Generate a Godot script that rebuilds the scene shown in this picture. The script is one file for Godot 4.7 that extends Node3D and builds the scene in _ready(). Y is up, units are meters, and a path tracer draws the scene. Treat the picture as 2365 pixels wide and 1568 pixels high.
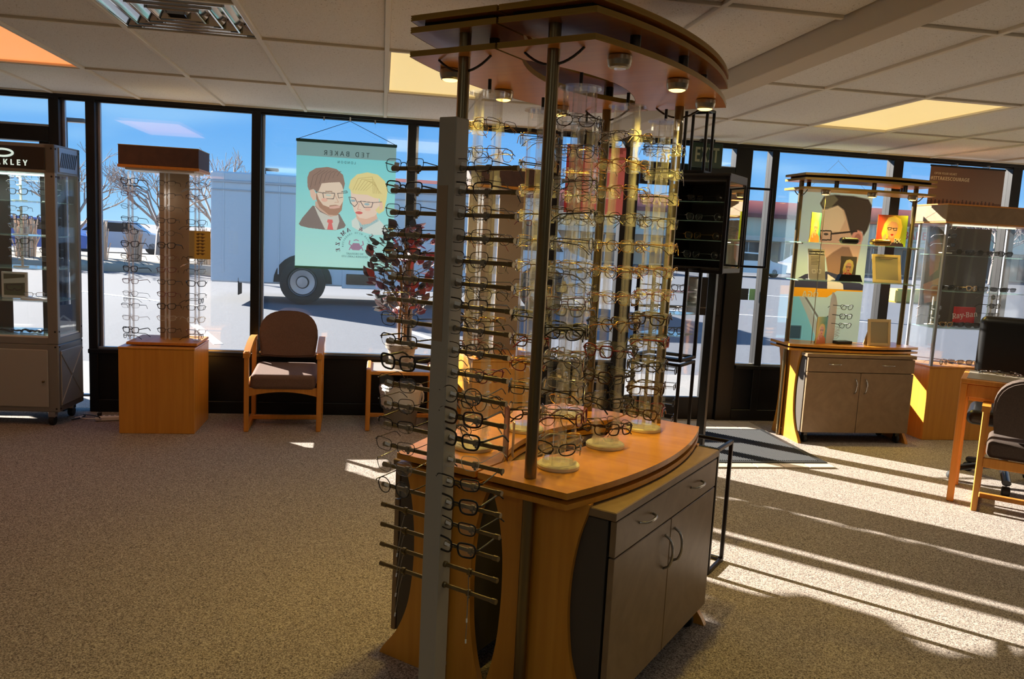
extends Node3D
# An optician's shop with window displays, built object by object.

var M := {}
var names := {}
var rng := RandomNumberGenerator.new()
const CEIL := 2.42
const WZ := -6.6          # inside face of the window wall


# ---------------------------------------------------------------- mesh builder
class MB:
	var v := PackedVector3Array()
	var n := PackedVector3Array()
	var t := PackedVector2Array()
	var X := Transform3D()

	func tri(a: Vector3, b: Vector3, c: Vector3, na: Vector3, nb: Vector3, nc: Vector3, ta := Vector2.ZERO, tb := Vector2.ZERO, tc := Vector2.ZERO) -> void:
		if (b - a).cross(c - a).dot(na + nb + nc) > 0.0:
			v.append(X * a); v.append(X * c); v.append(X * b)
			n.append((X.basis * na).normalized()); n.append((X.basis * nc).normalized()); n.append((X.basis * nb).normalized())
			t.append(ta); t.append(tc); t.append(tb)
		else:
			v.append(X * a); v.append(X * b); v.append(X * c)
			n.append((X.basis * na).normalized()); n.append((X.basis * nb).normalized()); n.append((X.basis * nc).normalized())
			t.append(ta); t.append(tb); t.append(tc)

	func quad(a: Vector3, b: Vector3, c: Vector3, d: Vector3, nn: Vector3) -> void:
		tri(a, b, c, nn, nn, nn, Vector2(0, 1), Vector2(1, 1), Vector2(1, 0))
		tri(a, c, d, nn, nn, nn, Vector2(0, 1), Vector2(1, 0), Vector2(0, 0))

	func squad(a: Vector3, b: Vector3, c: Vector3, d: Vector3, na: Vector3, nb: Vector3, nc: Vector3, nd: Vector3) -> void:
		tri(a, b, c, na, nb, nc)
		tri(a, c, d, na, nc, nd)

	func box(c: Vector3, s: Vector3, bev := 0.0) -> MB:
		var h := s * 0.5
		var b: float = minf(bev, minf(h.x, minf(h.y, h.z)) * 0.9)
		for i in 3:
			var j := (i + 1) % 3
			var k := (i + 2) % 3
			for si in [-1.0, 1.0]:
				var nn := Vector3.ZERO; nn[i] = si
				var p: Array[Vector3] = []
				for q in [[-1, -1], [1, -1], [1, 1], [-1, 1]]:
					var x := Vector3.ZERO
					x[i] = si * h[i]; x[j] = q[0] * (h[j] - b); x[k] = q[1] * (h[k] - b)
					p.append(c + x)
				quad(p[0], p[1], p[2], p[3], nn)
				if b > 0.0:
					for sj in [-1.0, 1.0]:
						var e := Vector3.ZERO; e[i] = si; e[j] = sj
						var f1 := Vector3.ZERO; f1[i] = si * h[i]; f1[j] = sj * (h[j] - b); f1[k] = h[k] - b
						var f2 := f1; f2[k] = -(h[k] - b)
						var g1 := Vector3.ZERO; g1[i] = si * (h[i] - b); g1[j] = sj * h[j]; g1[k] = h[k] - b
						var g2 := g1; g2[k] = -(h[k] - b)
						quad(c + f1, c + f2, c + g2, c + g1, e.normalized())
		if b > 0.0:
			for sx in [-1.0, 1.0]:
				for sy in [-1.0, 1.0]:
					for sz in [-1.0, 1.0]:
						var sg := Vector3(sx, sy, sz)
						var e := sg.normalized()
						tri(c + sg * Vector3(h.x, h.y - b, h.z - b), c + sg * Vector3(h.x - b, h.y, h.z - b), c + sg * Vector3(h.x - b, h.y - b, h.z), e, e, e)
		return self

	# a box with large round edges
	func rbox(c: Vector3, s: Vector3, r: float, seg := 12) -> MB:
		var h := s * 0.5
		r = minf(r, minf(h.x, minf(h.y, h.z)))
		var grid: Array = []
		var half := seg / 2
		for hemi in [-1.0, 1.0]:
			for a in half + 1:
				var la: float = (-1.0 + a / float(half)) * PI / 2 if hemi < 0 else a / float(half) * PI / 2
				var row: Array = []
				for q in 4:
					for k in half + 1:
						var lo := (q + k / float(half)) * PI / 2
						var d := Vector3(cos(la) * cos(lo), sin(la), cos(la) * sin(lo))
						var sgn := Vector3(1 if q == 0 or q == 3 else -1, hemi, 1 if q < 2 else -1)
						row.append([c + sgn * (h - Vector3(r, r, r)) + d * r, d])
				grid.append(row)
		var w: int = grid[0].size()
		for a in grid.size() - 1:
			for k in w:
				var p = grid[a][k]
				var q = grid[a][(k + 1) % w]
				var p2 = grid[a + 1][k]
				var q2 = grid[a + 1][(k + 1) % w]
				squad(p[0], q[0], q2[0], p2[0], p[1], q[1], q2[1], p2[1])
		# top and bottom
		quad(c + Vector3(-h.x + r, h.y, -h.z + r), c + Vector3(h.x - r, h.y, -h.z + r), c + Vector3(h.x - r, h.y, h.z - r), c + Vector3(-h.x + r, h.y, h.z - r), Vector3.UP)
		quad(c + Vector3(-h.x + r, -h.y, -h.z + r), c + Vector3(h.x - r, -h.y, -h.z + r), c + Vector3(h.x - r, -h.y, h.z - r), c + Vector3(-h.x + r, -h.y, h.z - r), Vector3.DOWN)
		return self

	func tube(pts: PackedVector3Array, r: float, seg := 8, closed := false, flat := 1.0) -> MB:
		var m := pts.size()
		var ring: Array = []
		var up := Vector3.ZERO
		for i in m:
			var a := pts[(i - 1 + m) % m] if closed or i > 0 else pts[0]
			var b := pts[(i + 1) % m] if closed or i < m - 1 else pts[m - 1]
			var d := (b - a).normalized()
			if up == Vector3.ZERO:
				up = Vector3.UP if absf(d.y) < 0.9 else Vector3.RIGHT
			var side := d.cross(up).normalized()
			up = side.cross(d).normalized()
			var row: Array = []
			for k in seg:
				var w := TAU * k / seg
				var e := side * cos(w) + up * sin(w)
				row.append([pts[i] + side * cos(w) * r * flat + up * sin(w) * r, e, d])
			ring.append(row)
		for i in (m if closed else m - 1):
			var p = ring[i]
			var q = ring[(i + 1) % m]
			for k in seg:
				var l := (k + 1) % seg
				squad(p[k][0], p[l][0], q[l][0], q[k][0], p[k][1], p[l][1], q[l][1], q[k][1])
		if not closed:
			for k in range(1, seg - 1):
				var p0 = ring[0]
				tri(p0[0][0], p0[k][0], p0[k + 1][0], -p0[0][2], -p0[0][2], -p0[0][2])
				var p1 = ring[m - 1]
				tri(p1[0][0], p1[k][0], p1[k + 1][0], p1[0][2], p1[0][2], p1[0][2])
		return self

	func bar(a: Vector3, b: Vector3, r: float, seg := 8) -> MB:
		return tube(PackedVector3Array([a, b]), r, seg)

	# profile of (radius, height) turned round the y axis
	func lathe(pr: Array, seg := 20, c := Vector3.ZERO) -> MB:
		for i in pr.size() - 1:
			var a: Vector2 = pr[i]
			var b: Vector2 = pr[i + 1]
			var e := b - a
			if e.length() < 1e-6:
				continue
			var nr := Vector2(e.y, -e.x).normalized()
			for k in seg:
				var w0 := TAU * k / seg
				var w1 := TAU * (k + 1) / seg
				var d0 := Vector3(cos(w0), 0, sin(w0))
				var d1 := Vector3(cos(w1), 0, sin(w1))
				var n0 := d0 * nr.x + Vector3.UP * nr.y
				var n1 := d1 * nr.x + Vector3.UP * nr.y
				var y0 := Vector3.UP * a.y
				var y1 := Vector3.UP * b.y
				if a.x > 1e-6:
					tri(c + d0 * a.x + y0, c + d1 * a.x + y0, c + d1 * b.x + y1, n0, n1, n1)
				if b.x > 1e-6:
					tri(c + d0 * a.x + y0, c + d1 * b.x + y1, c + d0 * b.x + y1, n0, n1, n0)
		return self

	# polygon in x, y pushed along z from z0 to z1
	func prism(poly: PackedVector2Array, z0: float, z1: float) -> MB:
		var m := poly.size()
		if Geometry2D.is_polygon_clockwise(poly):
			poly = poly.duplicate()
			poly.reverse()
		var nr: Array[Vector2] = []
		for i in m:
			var e := poly[(i + 1) % m] - poly[i]
			nr.append(Vector2(e.y, -e.x).normalized())
		for i in m:
			var a := poly[i]
			var b := poly[(i + 1) % m]
			var na := nr[i]
			var nb := nr[i]
			if nr[(i - 1 + m) % m].dot(nr[i]) > 0.85:
				na = (nr[(i - 1 + m) % m] + nr[i]).normalized()
			if nr[(i + 1) % m].dot(nr[i]) > 0.85:
				nb = (nr[(i + 1) % m] + nr[i]).normalized()
			var fa := Vector3(na.x, na.y, 0)
			var fb := Vector3(nb.x, nb.y, 0)
			squad(Vector3(a.x, a.y, z0), Vector3(b.x, b.y, z0), Vector3(b.x, b.y, z1), Vector3(a.x, a.y, z1), fa, fb, fb, fa)
		var idx := Geometry2D.triangulate_polygon(poly)
		for i in range(0, idx.size(), 3):
			for z in [z0, z1]:
				var nn := Vector3(0, 0, signf(z - (z0 + z1) * 0.5))
				tri(Vector3(poly[idx[i]].x, poly[idx[i]].y, z), Vector3(poly[idx[i + 1]].x, poly[idx[i + 1]].y, z), Vector3(poly[idx[i + 2]].x, poly[idx[i + 2]].y, z), nn, nn, nn)
		return self

	# only the rim of such a prism
	func band(poly: PackedVector2Array, z0: float, z1: float) -> MB:
		if Geometry2D.is_polygon_clockwise(poly):
			poly = poly.duplicate()
			poly.reverse()
		for i in poly.size():
			var a := poly[i]
			var b := poly[(i + 1) % poly.size()]
			var e := b - a
			quad(Vector3(a.x, a.y, z0), Vector3(b.x, b.y, z0), Vector3(b.x, b.y, z1), Vector3(a.x, a.y, z1), Vector3(e.y, -e.x, 0).normalized())
		return self

	func join(o: MB, x: Transform3D) -> MB:
		for i in o.v.size():
			v.append(x * o.v[i])
			n.append((x.basis * o.n[i]).normalized())
			t.append(o.t[i])
		return self

	func at(x: Transform3D) -> MB:
		X = x
		return self

	func mesh() -> ArrayMesh:
		var arr := []
		arr.resize(Mesh.ARRAY_MAX)
		arr[Mesh.ARRAY_VERTEX] = v
		arr[Mesh.ARRAY_NORMAL] = n
		arr[Mesh.ARRAY_TEX_UV] = t
		var m := ArrayMesh.new()
		m.add_surface_from_arrays(Mesh.PRIMITIVE_TRIANGLES, arr)
		return m


# plan polygons (x, z) pushed up: the prism is laid flat
const FLAT := Transform3D(Vector3(1, 0, 0), Vector3(0, 0, 1), Vector3(0, -1, 0), Vector3.ZERO)
# (x, y, z) -> (x, -z, y): polygon (x, y) becomes plan (x, z) and z0..z1 becomes -height


func board(poly: PackedVector2Array, y0: float, y1: float) -> ArrayMesh:
	var m := MB.new()
	m.X = FLAT
	return m.prism(poly, -y1, -y0).mesh()


func bx(c: Vector3, s: Vector3, bev := 0.002) -> ArrayMesh:
	return MB.new().box(c, s, bev).mesh()


# ---------------------------------------------------------------- naming
func numbered(called: String) -> String:
	if not names.has(called):
		names[called] = 0
		return called
	names[called] += 1
	return "%s_%03d" % [called, names[called]]


func tag(o: Node, label: String, category: String, group := "") -> Node:
	o.set_meta("label", label)
	o.set_meta("category", category)
	if group:
		o.set_meta("group", group)
	return o


func thing(called: String, label: String, category: String, at := Vector3.ZERO, turn := 0.0, group := "") -> Node3D:
	var o := Node3D.new()
	o.name = numbered(called)
	add_child(o)
	o.position = at
	o.rotation.y = turn
	tag(o, label, category, group)
	return o


func part(called: String, mesh: Mesh, m: Material, parent: Node, label := "") -> MeshInstance3D:
	var o := MeshInstance3D.new()
	o.name = called if parent != self else numbered(called)
	o.mesh = mesh
	o.material_override = m
	parent.add_child(o, true)
	if label:
		o.set_meta("label", label)
	return o


func solo(called: String, mesh: Mesh, m: Material, label: String, category: String, at := Vector3.ZERO, turn := 0.0, group := "") -> MeshInstance3D:
	var o := part(called, mesh, m, self)
	o.position = at
	o.rotation.y = turn
	tag(o, label, category, group)
	return o


func struct(called: String, mesh: Mesh, m: Material, label := "") -> MeshInstance3D:
	var o := part(called, mesh, m, self)
	o.set_meta("kind", "structure")
	if label:
		o.set_meta("label", label)
	return o


func sroot(called: String, label := "") -> Node3D:
	var o := Node3D.new()
	o.name = numbered(called)
	add_child(o)
	o.set_meta("kind", "structure")
	if label:
		o.set_meta("label", label)
	return o


func words(s: String, size: float, m: Material, parent: Node, at: Vector3, mirrored := false, turn := 0.0, roll := 0.0, serif := false, bold := false, called := "lettering") -> MeshInstance3D:
	var tm := TextMesh.new()
	var f := SystemFont.new()
	f.font_names = PackedStringArray(["Droid Serif" if serif else "Droid Sans"])
	f.font_weight = 700 if bold else 400
	tm.font = f
	tm.text = s
	tm.font_size = 64
	tm.pixel_size = size / 64.0
	tm.depth = 0.0016
	tm.curve_step = 2.0
	var o := part(called, tm, m, parent)
	o.position = at
	var b := Basis(Vector3.UP, turn) * Basis(Vector3.BACK, roll)
	if mirrored:
		b = b * Basis.from_scale(Vector3(-1, 1, 1))
	o.basis = b
	return o


# ---------------------------------------------------------------- materials and textures
func mat(c: Color, rough := 0.6, metal := 0.0) -> StandardMaterial3D:
	var m := StandardMaterial3D.new()
	m.albedo_color = c
	m.roughness = rough
	m.metallic = metal
	return m


func rgb(r: float, g: float, b: float) -> Color:
	return Color(r / 255.0, g / 255.0, b / 255.0)


func glassy(c: Color, a: float) -> StandardMaterial3D:
	var m := mat(Color(c.r, c.g, c.b, a), 0.03)
	m.transparency = BaseMaterial3D.TRANSPARENCY_ALPHA
	return m


func noise_tex(size: int, freq: float, c0: Color, c1: Color, octaves := 4, seed_ := 1, stretch := false) -> Texture2D:
	var f := FastNoiseLite.new()
	f.seed = seed_
	f.noise_type = FastNoiseLite.TYPE_SIMPLEX_SMOOTH
	f.frequency = freq
	f.fractal_octaves = octaves
	var im := Image.create(size, size, false, Image.FORMAT_RGB8)
	for y in size:
		for x in size:
			var a := TAU * x / size
			var b := TAU * y / size
			var q := size / TAU
			var k: float
			if stretch:
				k = f.get_noise_3d(cos(a) * q * 6.0, sin(a) * q * 6.0, absf(y - size * 0.5) * 0.3)
			else:
				k = f.get_noise_3d(cos(a) * q, sin(a) * q + cos(b) * q, sin(b) * q)
			im.set_pixel(x, y, c0.lerp(c1, clampf(0.5 + k * 0.9, 0, 1)))
	return ImageTexture.create_from_image(im)


func speckle_tex(size: int, base: Color, dark: Color, light: Color, pd: float, pl: float, seed_ := 3, blot := 0) -> Texture2D:
	var r := RandomNumberGenerator.new()
	r.seed = seed_
	var im := Image.create(size, size, false, Image.FORMAT_RGB8)
	im.fill(base)
	for i in size * size:
		var k := r.randf()
		if k < pd:
			im.set_pixel(i % size, i / size, base.lerp(dark, r.randf_range(0.3, 1.0)))
		elif k < pd + pl:
			im.set_pixel(i % size, i / size, base.lerp(light, r.randf_range(0.3, 1.0)))
	for i in blot:
		var s := r.randi_range(1, 3)
		im.fill_rect(Rect2i(r.randi_range(0, size - 4), r.randi_range(0, size - 4), s, r.randi_range(1, 3)), base.lerp(dark, r.randf_range(0.5, 1.0)))
	return ImageTexture.create_from_image(im)


func tri_map(m: StandardMaterial3D, t: Texture2D, metres: float, world := true, bump := 0.0) -> StandardMaterial3D:
	m.albedo_texture = t
	m.uv1_triplanar = true
	m.uv1_world_triplanar = world
	m.uv1_scale = Vector3.ONE / metres
	if bump > 0.0:
		m.heightmap_enabled = true
		m.heightmap_texture = t
		m.heightmap_scale = bump
	return m


func emit(c: Color, energy: float) -> StandardMaterial3D:
	var m := mat(c, 0.5)
	m.emission_enabled = true
	m.emission = c
	m.emission_energy_multiplier = energy
	return m


func poly(im: Image, pts: Array, c: Color) -> void:      # fills a polygon of [x, y, x, y ...]
	var m := pts.size() / 2
	var lo := 1e9
	var hi := -1e9
	for i in m:
		lo = minf(lo, pts[i * 2 + 1]); hi = maxf(hi, pts[i * 2 + 1])
	for y in range(maxi(0, int(lo)), mini(im.get_height() - 1, int(hi)) + 1):
		var xs: Array[float] = []
		for i in m:
			var y0: float = pts[i * 2 + 1]
			var y1: float = pts[(i + 1) % m * 2 + 1]
			if (y0 <= y + 0.5) != (y1 <= y + 0.5):
				xs.append(lerpf(pts[i * 2], pts[(i + 1) % m * 2], (y + 0.5 - y0) / (y1 - y0)))
		xs.sort()
		for k in range(0, xs.size() - 1, 2):
			var a := maxi(0, roundi(xs[k]))
			var b := mini(im.get_width(), roundi(xs[k + 1]))
			if b > a:
				im.fill_rect(Rect2i(a, y, b - a, 1), c)


func ell(im: Image, x: float, y: float, rx: float, ry: float, c: Color, tilt := 0.0) -> void:
	var p := []
	for k in 28:
		var w := TAU * k / 28
		p.append(x + cos(w) * rx * cos(tilt) - sin(w) * ry * sin(tilt)); p.append(y + cos(w) * rx * sin(tilt) + sin(w) * ry * cos(tilt))
	poly(im, p, c)


func stroke(im: Image, pts: Array, w: float, c: Color) -> void:
	for i in pts.size() / 2 - 1:
		var a := Vector2(pts[i * 2], pts[i * 2 + 1])
		var b := Vector2(pts[i * 2 + 2], pts[i * 2 + 3])
		var s := (b - a).normalized().orthogonal() * w * 0.5
		poly(im, [a.x + s.x, a.y + s.y, b.x + s.x, b.y + s.y, b.x - s.x, b.y - s.y, a.x - s.x, a.y - s.y], c)


func scaled(pts: Array, ox: float, oy: float, k: float) -> Array:
	var o := []
	for i in pts.size() / 2:
		o.append((pts[i * 2] - ox) * k); o.append((pts[i * 2 + 1] - oy) * k)
	return o


func grad(im: Image, c0: Color, c1: Color) -> void:
	for y in im.get_height():
		im.fill_rect(Rect2i(0, y, im.get_width(), 1), c0.lerp(c1, y / float(im.get_height())))


func print_mat(im: Image, rough := 0.5, through := 0.0) -> StandardMaterial3D:
	var m := mat(Color.WHITE, rough)
	m.albedo_texture = ImageTexture.create_from_image(im)
	m.texture_repeat = false
	if through > 0.0:
		m.backlight_enabled = true
		m.backlight = Color(through, through, through)
	return m


# a thin sheet standing in x, y with its print on the +z face
func sheet(w: float, h: float, thick := 0.003) -> ArrayMesh:
	var m := MB.new()
	m.box(Vector3(0, h / 2, 0), Vector3(w, h, thick))
	m.quad(Vector3(-w / 2, 0, thick / 2 + 0.0002), Vector3(w / 2, 0, thick / 2 + 0.0002), Vector3(w / 2, h, thick / 2 + 0.0002), Vector3(-w / 2, h, thick / 2 + 0.0002), Vector3.BACK)
	return m.mesh()


# a paper or film sheet: one printed surface that light comes through
func film(w: float, h: float) -> ArrayMesh:
	var m := MB.new()
	m.quad(Vector3(-w / 2, 0, 0), Vector3(w / 2, 0, 0), Vector3(w / 2, h, 0), Vector3(-w / 2, h, 0), Vector3.BACK)
	return m.mesh()


func make_materials() -> void:
	var maple := noise_tex(256, 0.011, rgb(204, 136, 44), rgb(218, 152, 54), 4, 5, true)
	M.maple = tri_map(mat(Color.WHITE, 0.32), maple, 0.7, false)
	M.maple.clearcoat_enabled = true
	M.maple.clearcoat = 0.2
	M.maple.clearcoat_roughness = 0.15
	M.oak = tri_map(mat(Color(0.97, 0.93, 0.98), 0.45), maple, 0.5, false)
	M.edge = mat(rgb(168, 134, 58), 0.35, 0.2)
	M.laminate = tri_map(mat(Color.WHITE, 0.38), noise_tex(256, 0.03, rgb(130, 106, 78), rgb(144, 119, 89), 4, 9), 0.6, false)
	M.laminate_side = mat(rgb(74, 66, 58), 0.5)
	M.dark_gap = mat(rgb(22, 18, 15), 0.8)
	M.carpet = tri_map(mat(Color.WHITE, 0.95), speckle_tex(512, rgb(150, 137, 126), rgb(70, 60, 55), rgb(198, 187, 175), 0.3, 0.32, 3), 1.7, true, 0.25)
	M.tile = tri_map(mat(Color.WHITE, 0.92), speckle_tex(512, rgb(228, 225, 219), rgb(134, 120, 102), rgb(238, 236, 230), 0.03, 0.1, 8, 500), 0.9, true, 0.05)
	M.tee = mat(rgb(226, 218, 202), 0.6)
	M.drywall = mat(rgb(216, 210, 200), 0.85)
	M.paint = mat(rgb(204, 194, 178), 0.85)
	M.bronze = mat(rgb(21, 19, 19), 0.42, 0.35)
	M.alu = mat(rgb(170, 172, 178), 0.3, 0.8)
	M.pane = glassy(Color(0.95, 0.98, 1.0), 0.015)
	M.clear = glassy(Color(0.97, 0.97, 0.95), 0.08)
	M.clip = glassy(Color(1, 1, 0.98), 0.1)
	M.column = glassy(Color(1, 1, 1), 0.36)
	M.lens = glassy(Color(0.95, 0.97, 0.97), 0.07)
	M.shelf = glassy(Color(0.72, 0.93, 0.88), 0.25)
	M.tint = glassy(Color(0.12, 0.1, 0.08), 0.75)
	M.brass = mat(rgb(128, 114, 86), 0.3, 0.95)
	M.steel = mat(rgb(172, 160, 138), 0.28, 0.95)
	M.chrome = mat(rgb(205, 205, 205), 0.08, 1.0)
	M.black = mat(rgb(18, 17, 17), 0.35)
	M.black_frame = mat(rgb(26, 20, 18), 0.3, 0.5)
	M.rubber = mat(rgb(24, 24, 24), 0.7)
	M.white = mat(rgb(232, 230, 224), 0.5)
	M.cream = mat(rgb(226, 214, 180), 0.45)
	M.pillar = mat(rgb(168, 160, 144), 0.5)
	M.fabric = tri_map(mat(Color.WHITE, 0.95), speckle_tex(256, rgb(112, 84, 70), rgb(78, 58, 50), rgb(134, 104, 90), 0.3, 0.3, 12), 0.3, false)
	M.fabric_dark = tri_map(mat(Color.WHITE, 0.95), speckle_tex(256, rgb(78, 64, 54), rgb(52, 42, 36), rgb(96, 80, 70), 0.3, 0.3, 13), 0.3, false)
	M.tortoise = mat(rgb(58, 34, 20), 0.25)
	M.gunmetal = mat(rgb(72, 68, 66), 0.25, 0.9)
	M.gold = mat(rgb(196, 152, 84), 0.22, 0.95)
	M.silver = mat(rgb(176, 174, 172), 0.2, 0.95)
	M.wine = mat(rgb(110, 26, 30), 0.3)
	M.blue_frame = mat(rgb(34, 44, 76), 0.3)
	M.crystal = glassy(Color(0.9, 0.88, 0.82), 0.45)
	M.tan = mat(rgb(158, 134, 106), 0.6)
	M.header = tri_map(mat(Color.WHITE, 0.6), noise_tex(128, 0.05, rgb(70, 46, 40), rgb(84, 56, 48), 3, 4), 0.5, false)
	M.oak_metal = mat(rgb(150, 146, 140), 0.4, 0.6)
	M.oak_panel = mat(rgb(172, 168, 160), 0.45, 0.3)
	M.asphalt = tri_map(mat(Color.WHITE, 0.95), speckle_tex(256, rgb(82, 87, 96), rgb(64, 68, 75), rgb(102, 106, 115), 0.3, 0.3, 21), 2.0, true)
	M.sidewalk = tri_map(mat(Color.WHITE, 0.95), speckle_tex(256, rgb(126, 125, 124), rgb(104, 102, 100), rgb(146, 144, 142), 0.25, 0.3, 22), 1.2, true)


# ---------------------------------------------------------------- eyeglasses
var specs := []        # prototypes, one per frame shape


func outline(w: float, h: float, e_top: float, e_bot: float, lift: float, m := 20) -> PackedVector2Array:
	var o := PackedVector2Array()
	for k in m:
		var a := TAU * k / m
		var e := e_top if sin(a) > 0 else e_bot
		var x := signf(cos(a)) * pow(absf(cos(a)), 2.0 / e) * w / 2
		var y := signf(sin(a)) * pow(absf(sin(a)), 2.0 / e) * h / 2
		if y < 0:
			x *= 0.93
		o.append(Vector2(x, y + lift * x / w))
	return o


func make_specs() -> void:
	# width, height, squareness above, below, outer lift, rim radius, kind
	var shapes := [
		["rectangular", 0.053, 0.033, 4.5, 3.2, 0.003, 0.0016, "full"],
		["square", 0.053, 0.040, 4.0, 3.0, 0.004, 0.0023, "full"],
		["oval", 0.050, 0.036, 2.3, 2.2, 0.002, 0.0010, "full"],
		["half-rim", 0.054, 0.034, 4.0, 2.6, 0.003, 0.0015, "half"],
		["cat-eye", 0.053, 0.037, 3.2, 2.3, 0.011, 0.0019, "full"],
		["round", 0.048, 0.045, 2.0, 2.0, 0.0, 0.0012, "full"],
		["slim rectangular", 0.054, 0.035, 4.2, 3.0, 0.003, 0.0008, "full"],
		["slim square", 0.053, 0.040, 3.6, 2.8, 0.003, 0.0009, "full"],
	]
	for s in shapes:
		var o := outline(s[1], s[2], s[3], s[4], s[5])
		var half: float = 0.0095 + s[1] / 2
		s[6] *= 1.22
		var f := MB.new()
		var lens_m := MB.new()
		for side in [-1.0, 1.0]:
			var p := PackedVector3Array()
			for q in o:
				p.append(Vector3(side * (half + q.x), q.y, -0.0035 * pow(absf(half + q.x) / 0.06, 2.0)))
			if s[7] == "half":
				f.tube(p.slice(0, 11), s[6], 5)
				f.tube(p, 0.0006, 4, true)
			else:
				f.tube(p, s[6], 5, true)
			var e0 := Vector3(side * 0.0625, 0.006 + s[5] * 0.4, -0.003)
			f.tube(PackedVector3Array([e0, Vector3(side * 0.068, 0.0065 + s[5] * 0.45, -0.0045), Vector3(side * 0.070, 0.0065 + s[5] * 0.45, -0.009)]), maxf(s[6], 0.0014), 5)
		f.tube(PackedVector3Array([Vector3(-0.0105, 0.003, 0), Vector3(-0.005, 0.0072, 0.001), Vector3(0.005, 0.0072, 0.001), Vector3(0.0105, 0.003, 0)]), maxf(s[6] * 0.9, 0.0012), 5)
		for q in o.size():
			var a := o[q]
			var b := o[(q + 1) % o.size()]
			var nn := Vector3(0, 0, 1)
			lens_m.tri(Vector3(0, s[5] * 0.0, 0.0012), Vector3(a.x, a.y, -0.001), Vector3(b.x, b.y, -0.001), nn, Vector3(a.x * 3, a.y * 3, 1).normalized(), Vector3(b.x * 3, b.y * 3, 1).normalized())
		var y0: float = 0.0065 + s[5] * 0.45
		var te := MB.new()
		te.tube(PackedVector3Array([Vector3(0, y0, -0.009), Vector3(0.001, y0, -0.05), Vector3(0, y0 - 0.001, -0.096), Vector3(-0.002, y0 - 0.008, -0.112), Vector3(-0.004, y0 - 0.026, -0.134)]), maxf(s[6] * 1.15, 0.0013), 5, false, 0.65)
		var root := Node3D.new()
		root.name = "proto"
		var fr := MeshInstance3D.new(); fr.name = "frame_front"; fr.mesh = f.mesh(); root.add_child(fr)
		var lm := lens_m.mesh()
		var tm := te.mesh()
		for side in [-1.0, 1.0]:
			var le := MeshInstance3D.new(); le.name = "lens"; le.mesh = lm
			le.position = Vector3(side * half, 0, -0.0022)
			if side < 0:
				le.rotation.y = -0.07
			else:
				le.rotation.y = 0.07
			root.add_child(le, true)
			var tp := MeshInstance3D.new(); tp.name = "temple"; tp.mesh = tm
			tp.position = Vector3(side * 0.070, 0, 0)
			root.add_child(tp, true)
		var whole := MB.new()
		whole.join(f, Transform3D.IDENTITY)
		for side in [-1.0, 1.0]:
			whole.join(te, Transform3D(Basis.IDENTITY, Vector3(side * 0.070, 0, 0)))
		specs.append({"name": s[0], "node": root, "whole": whole.mesh()})


var tints := [["black", "black"], ["tortoiseshell", "tortoise"], ["gunmetal", "gunmetal"], ["gold", "gold"], ["silver", "silver"], ["wine red", "wine"], ["navy", "blue_frame"], ["clear", "crystal"]]


# one pair on its own: front towards +z of the given transform
func glasses(shape: int, tint: int, where: Transform3D, place: String, group: String, lens := "lens", sun := false, sticker := false, fold := 0.0, kind := "") -> Node3D:
	var o: Node3D = specs[shape].node.duplicate()
	o.name = numbered("sunglasses" if sun else "eyeglasses")
	add_child(o)
	o.transform = where
	var side := -1.0
	for c in o.get_children():
		if String(c.name).begins_with("lens"):
			c.material_override = M[lens]
		else:
			c.material_override = M[tints[tint][1]]
		if fold > 0.0 and String(c.name).begins_with("temple"):
			c.rotation.y = side * fold
			side = 1.0
	if sticker:
		part("price_tag", tag_mesh, M.white, o)
	tag(o, "%s %s %s %s" % [tints[tint][0], specs[shape].name, kind if kind else "sunglasses" if sun else "eyeglasses", place], "sunglasses" if sun else "eyeglasses", group)
	return o


var tag_mesh: ArrayMesh
const ORD := ["topmost", "second", "third", "fourth", "fifth", "sixth", "seventh", "eighth", "ninth", "tenth", "eleventh", "twelfth", "thirteenth", "fourteenth", "fifteenth", "sixteenth", "seventeenth", "eighteenth", "nineteenth", "twentieth"]


func ordinal(k: int) -> String:
	return ORD[k] if k == 0 else ORD[k] + " from top"


# ---------------------------------------------------------------- sky, sun, room
const SUN_ELEV := 22.5
const SUN_AZ := 45.0      # light travels this far from +z towards +x


func make_sky() -> Sky:
	var w := 1024
	var h := 512
	var im := Image.create(w, h, false, Image.FORMAT_RGBF)
	var f := FastNoiseLite.new()
	f.seed = 4
	f.frequency = 1.0
	f.fractal_octaves = 4
	var sun := Vector3(-sin(deg_to_rad(SUN_AZ)), tan(deg_to_rad(SUN_ELEV)), -cos(deg_to_rad(SUN_AZ))).normalized()
	for y in h:
		var el := PI / 2 - PI * (y + 0.5) / h
		for x in w:
			var az := TAU * (x + 0.5) / w - PI      # 0 is -z
			var d := Vector3(sin(az) * cos(el), sin(el), -cos(az) * cos(el))
			var up := maxf(d.y, 0.0)
			var c := Vector3(0.36, 0.68, 0.95).lerp(Vector3(0.055, 0.34, 0.85), 1.0 - exp(-up * 13.0))
			c = c.lerp(Vector3(0.06, 0.24, 0.66), clampf(up * 0.9, 0, 1))
			var near := maxf(d.dot(sun), 0.0)
			c += Vector3(0.20, 0.34, 0.18) * pow(near, 5.0) * (1.0 - 0.4 * up)
			if up > 0.0:
				var q := Vector3(d.x, 0, d.z) / (up + 0.16)
				var k := f.get_noise_3d(q.x * 0.32, q.z * 0.9, 2.0)
				c = c.lerp(Vector3(0.55, 0.86, 1.0), clampf((k - 0.06) * 1.1, 0, 0.3) * exp(-up * 1.2))
			im.set_pixel(x, y, Color(c.x, c.y, c.z))
	var p := PanoramaSkyMaterial.new()
	p.panorama = ImageTexture.create_from_image(im)
	p.filter = true
	var s := Sky.new()
	s.sky_material = p
	return s


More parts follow.
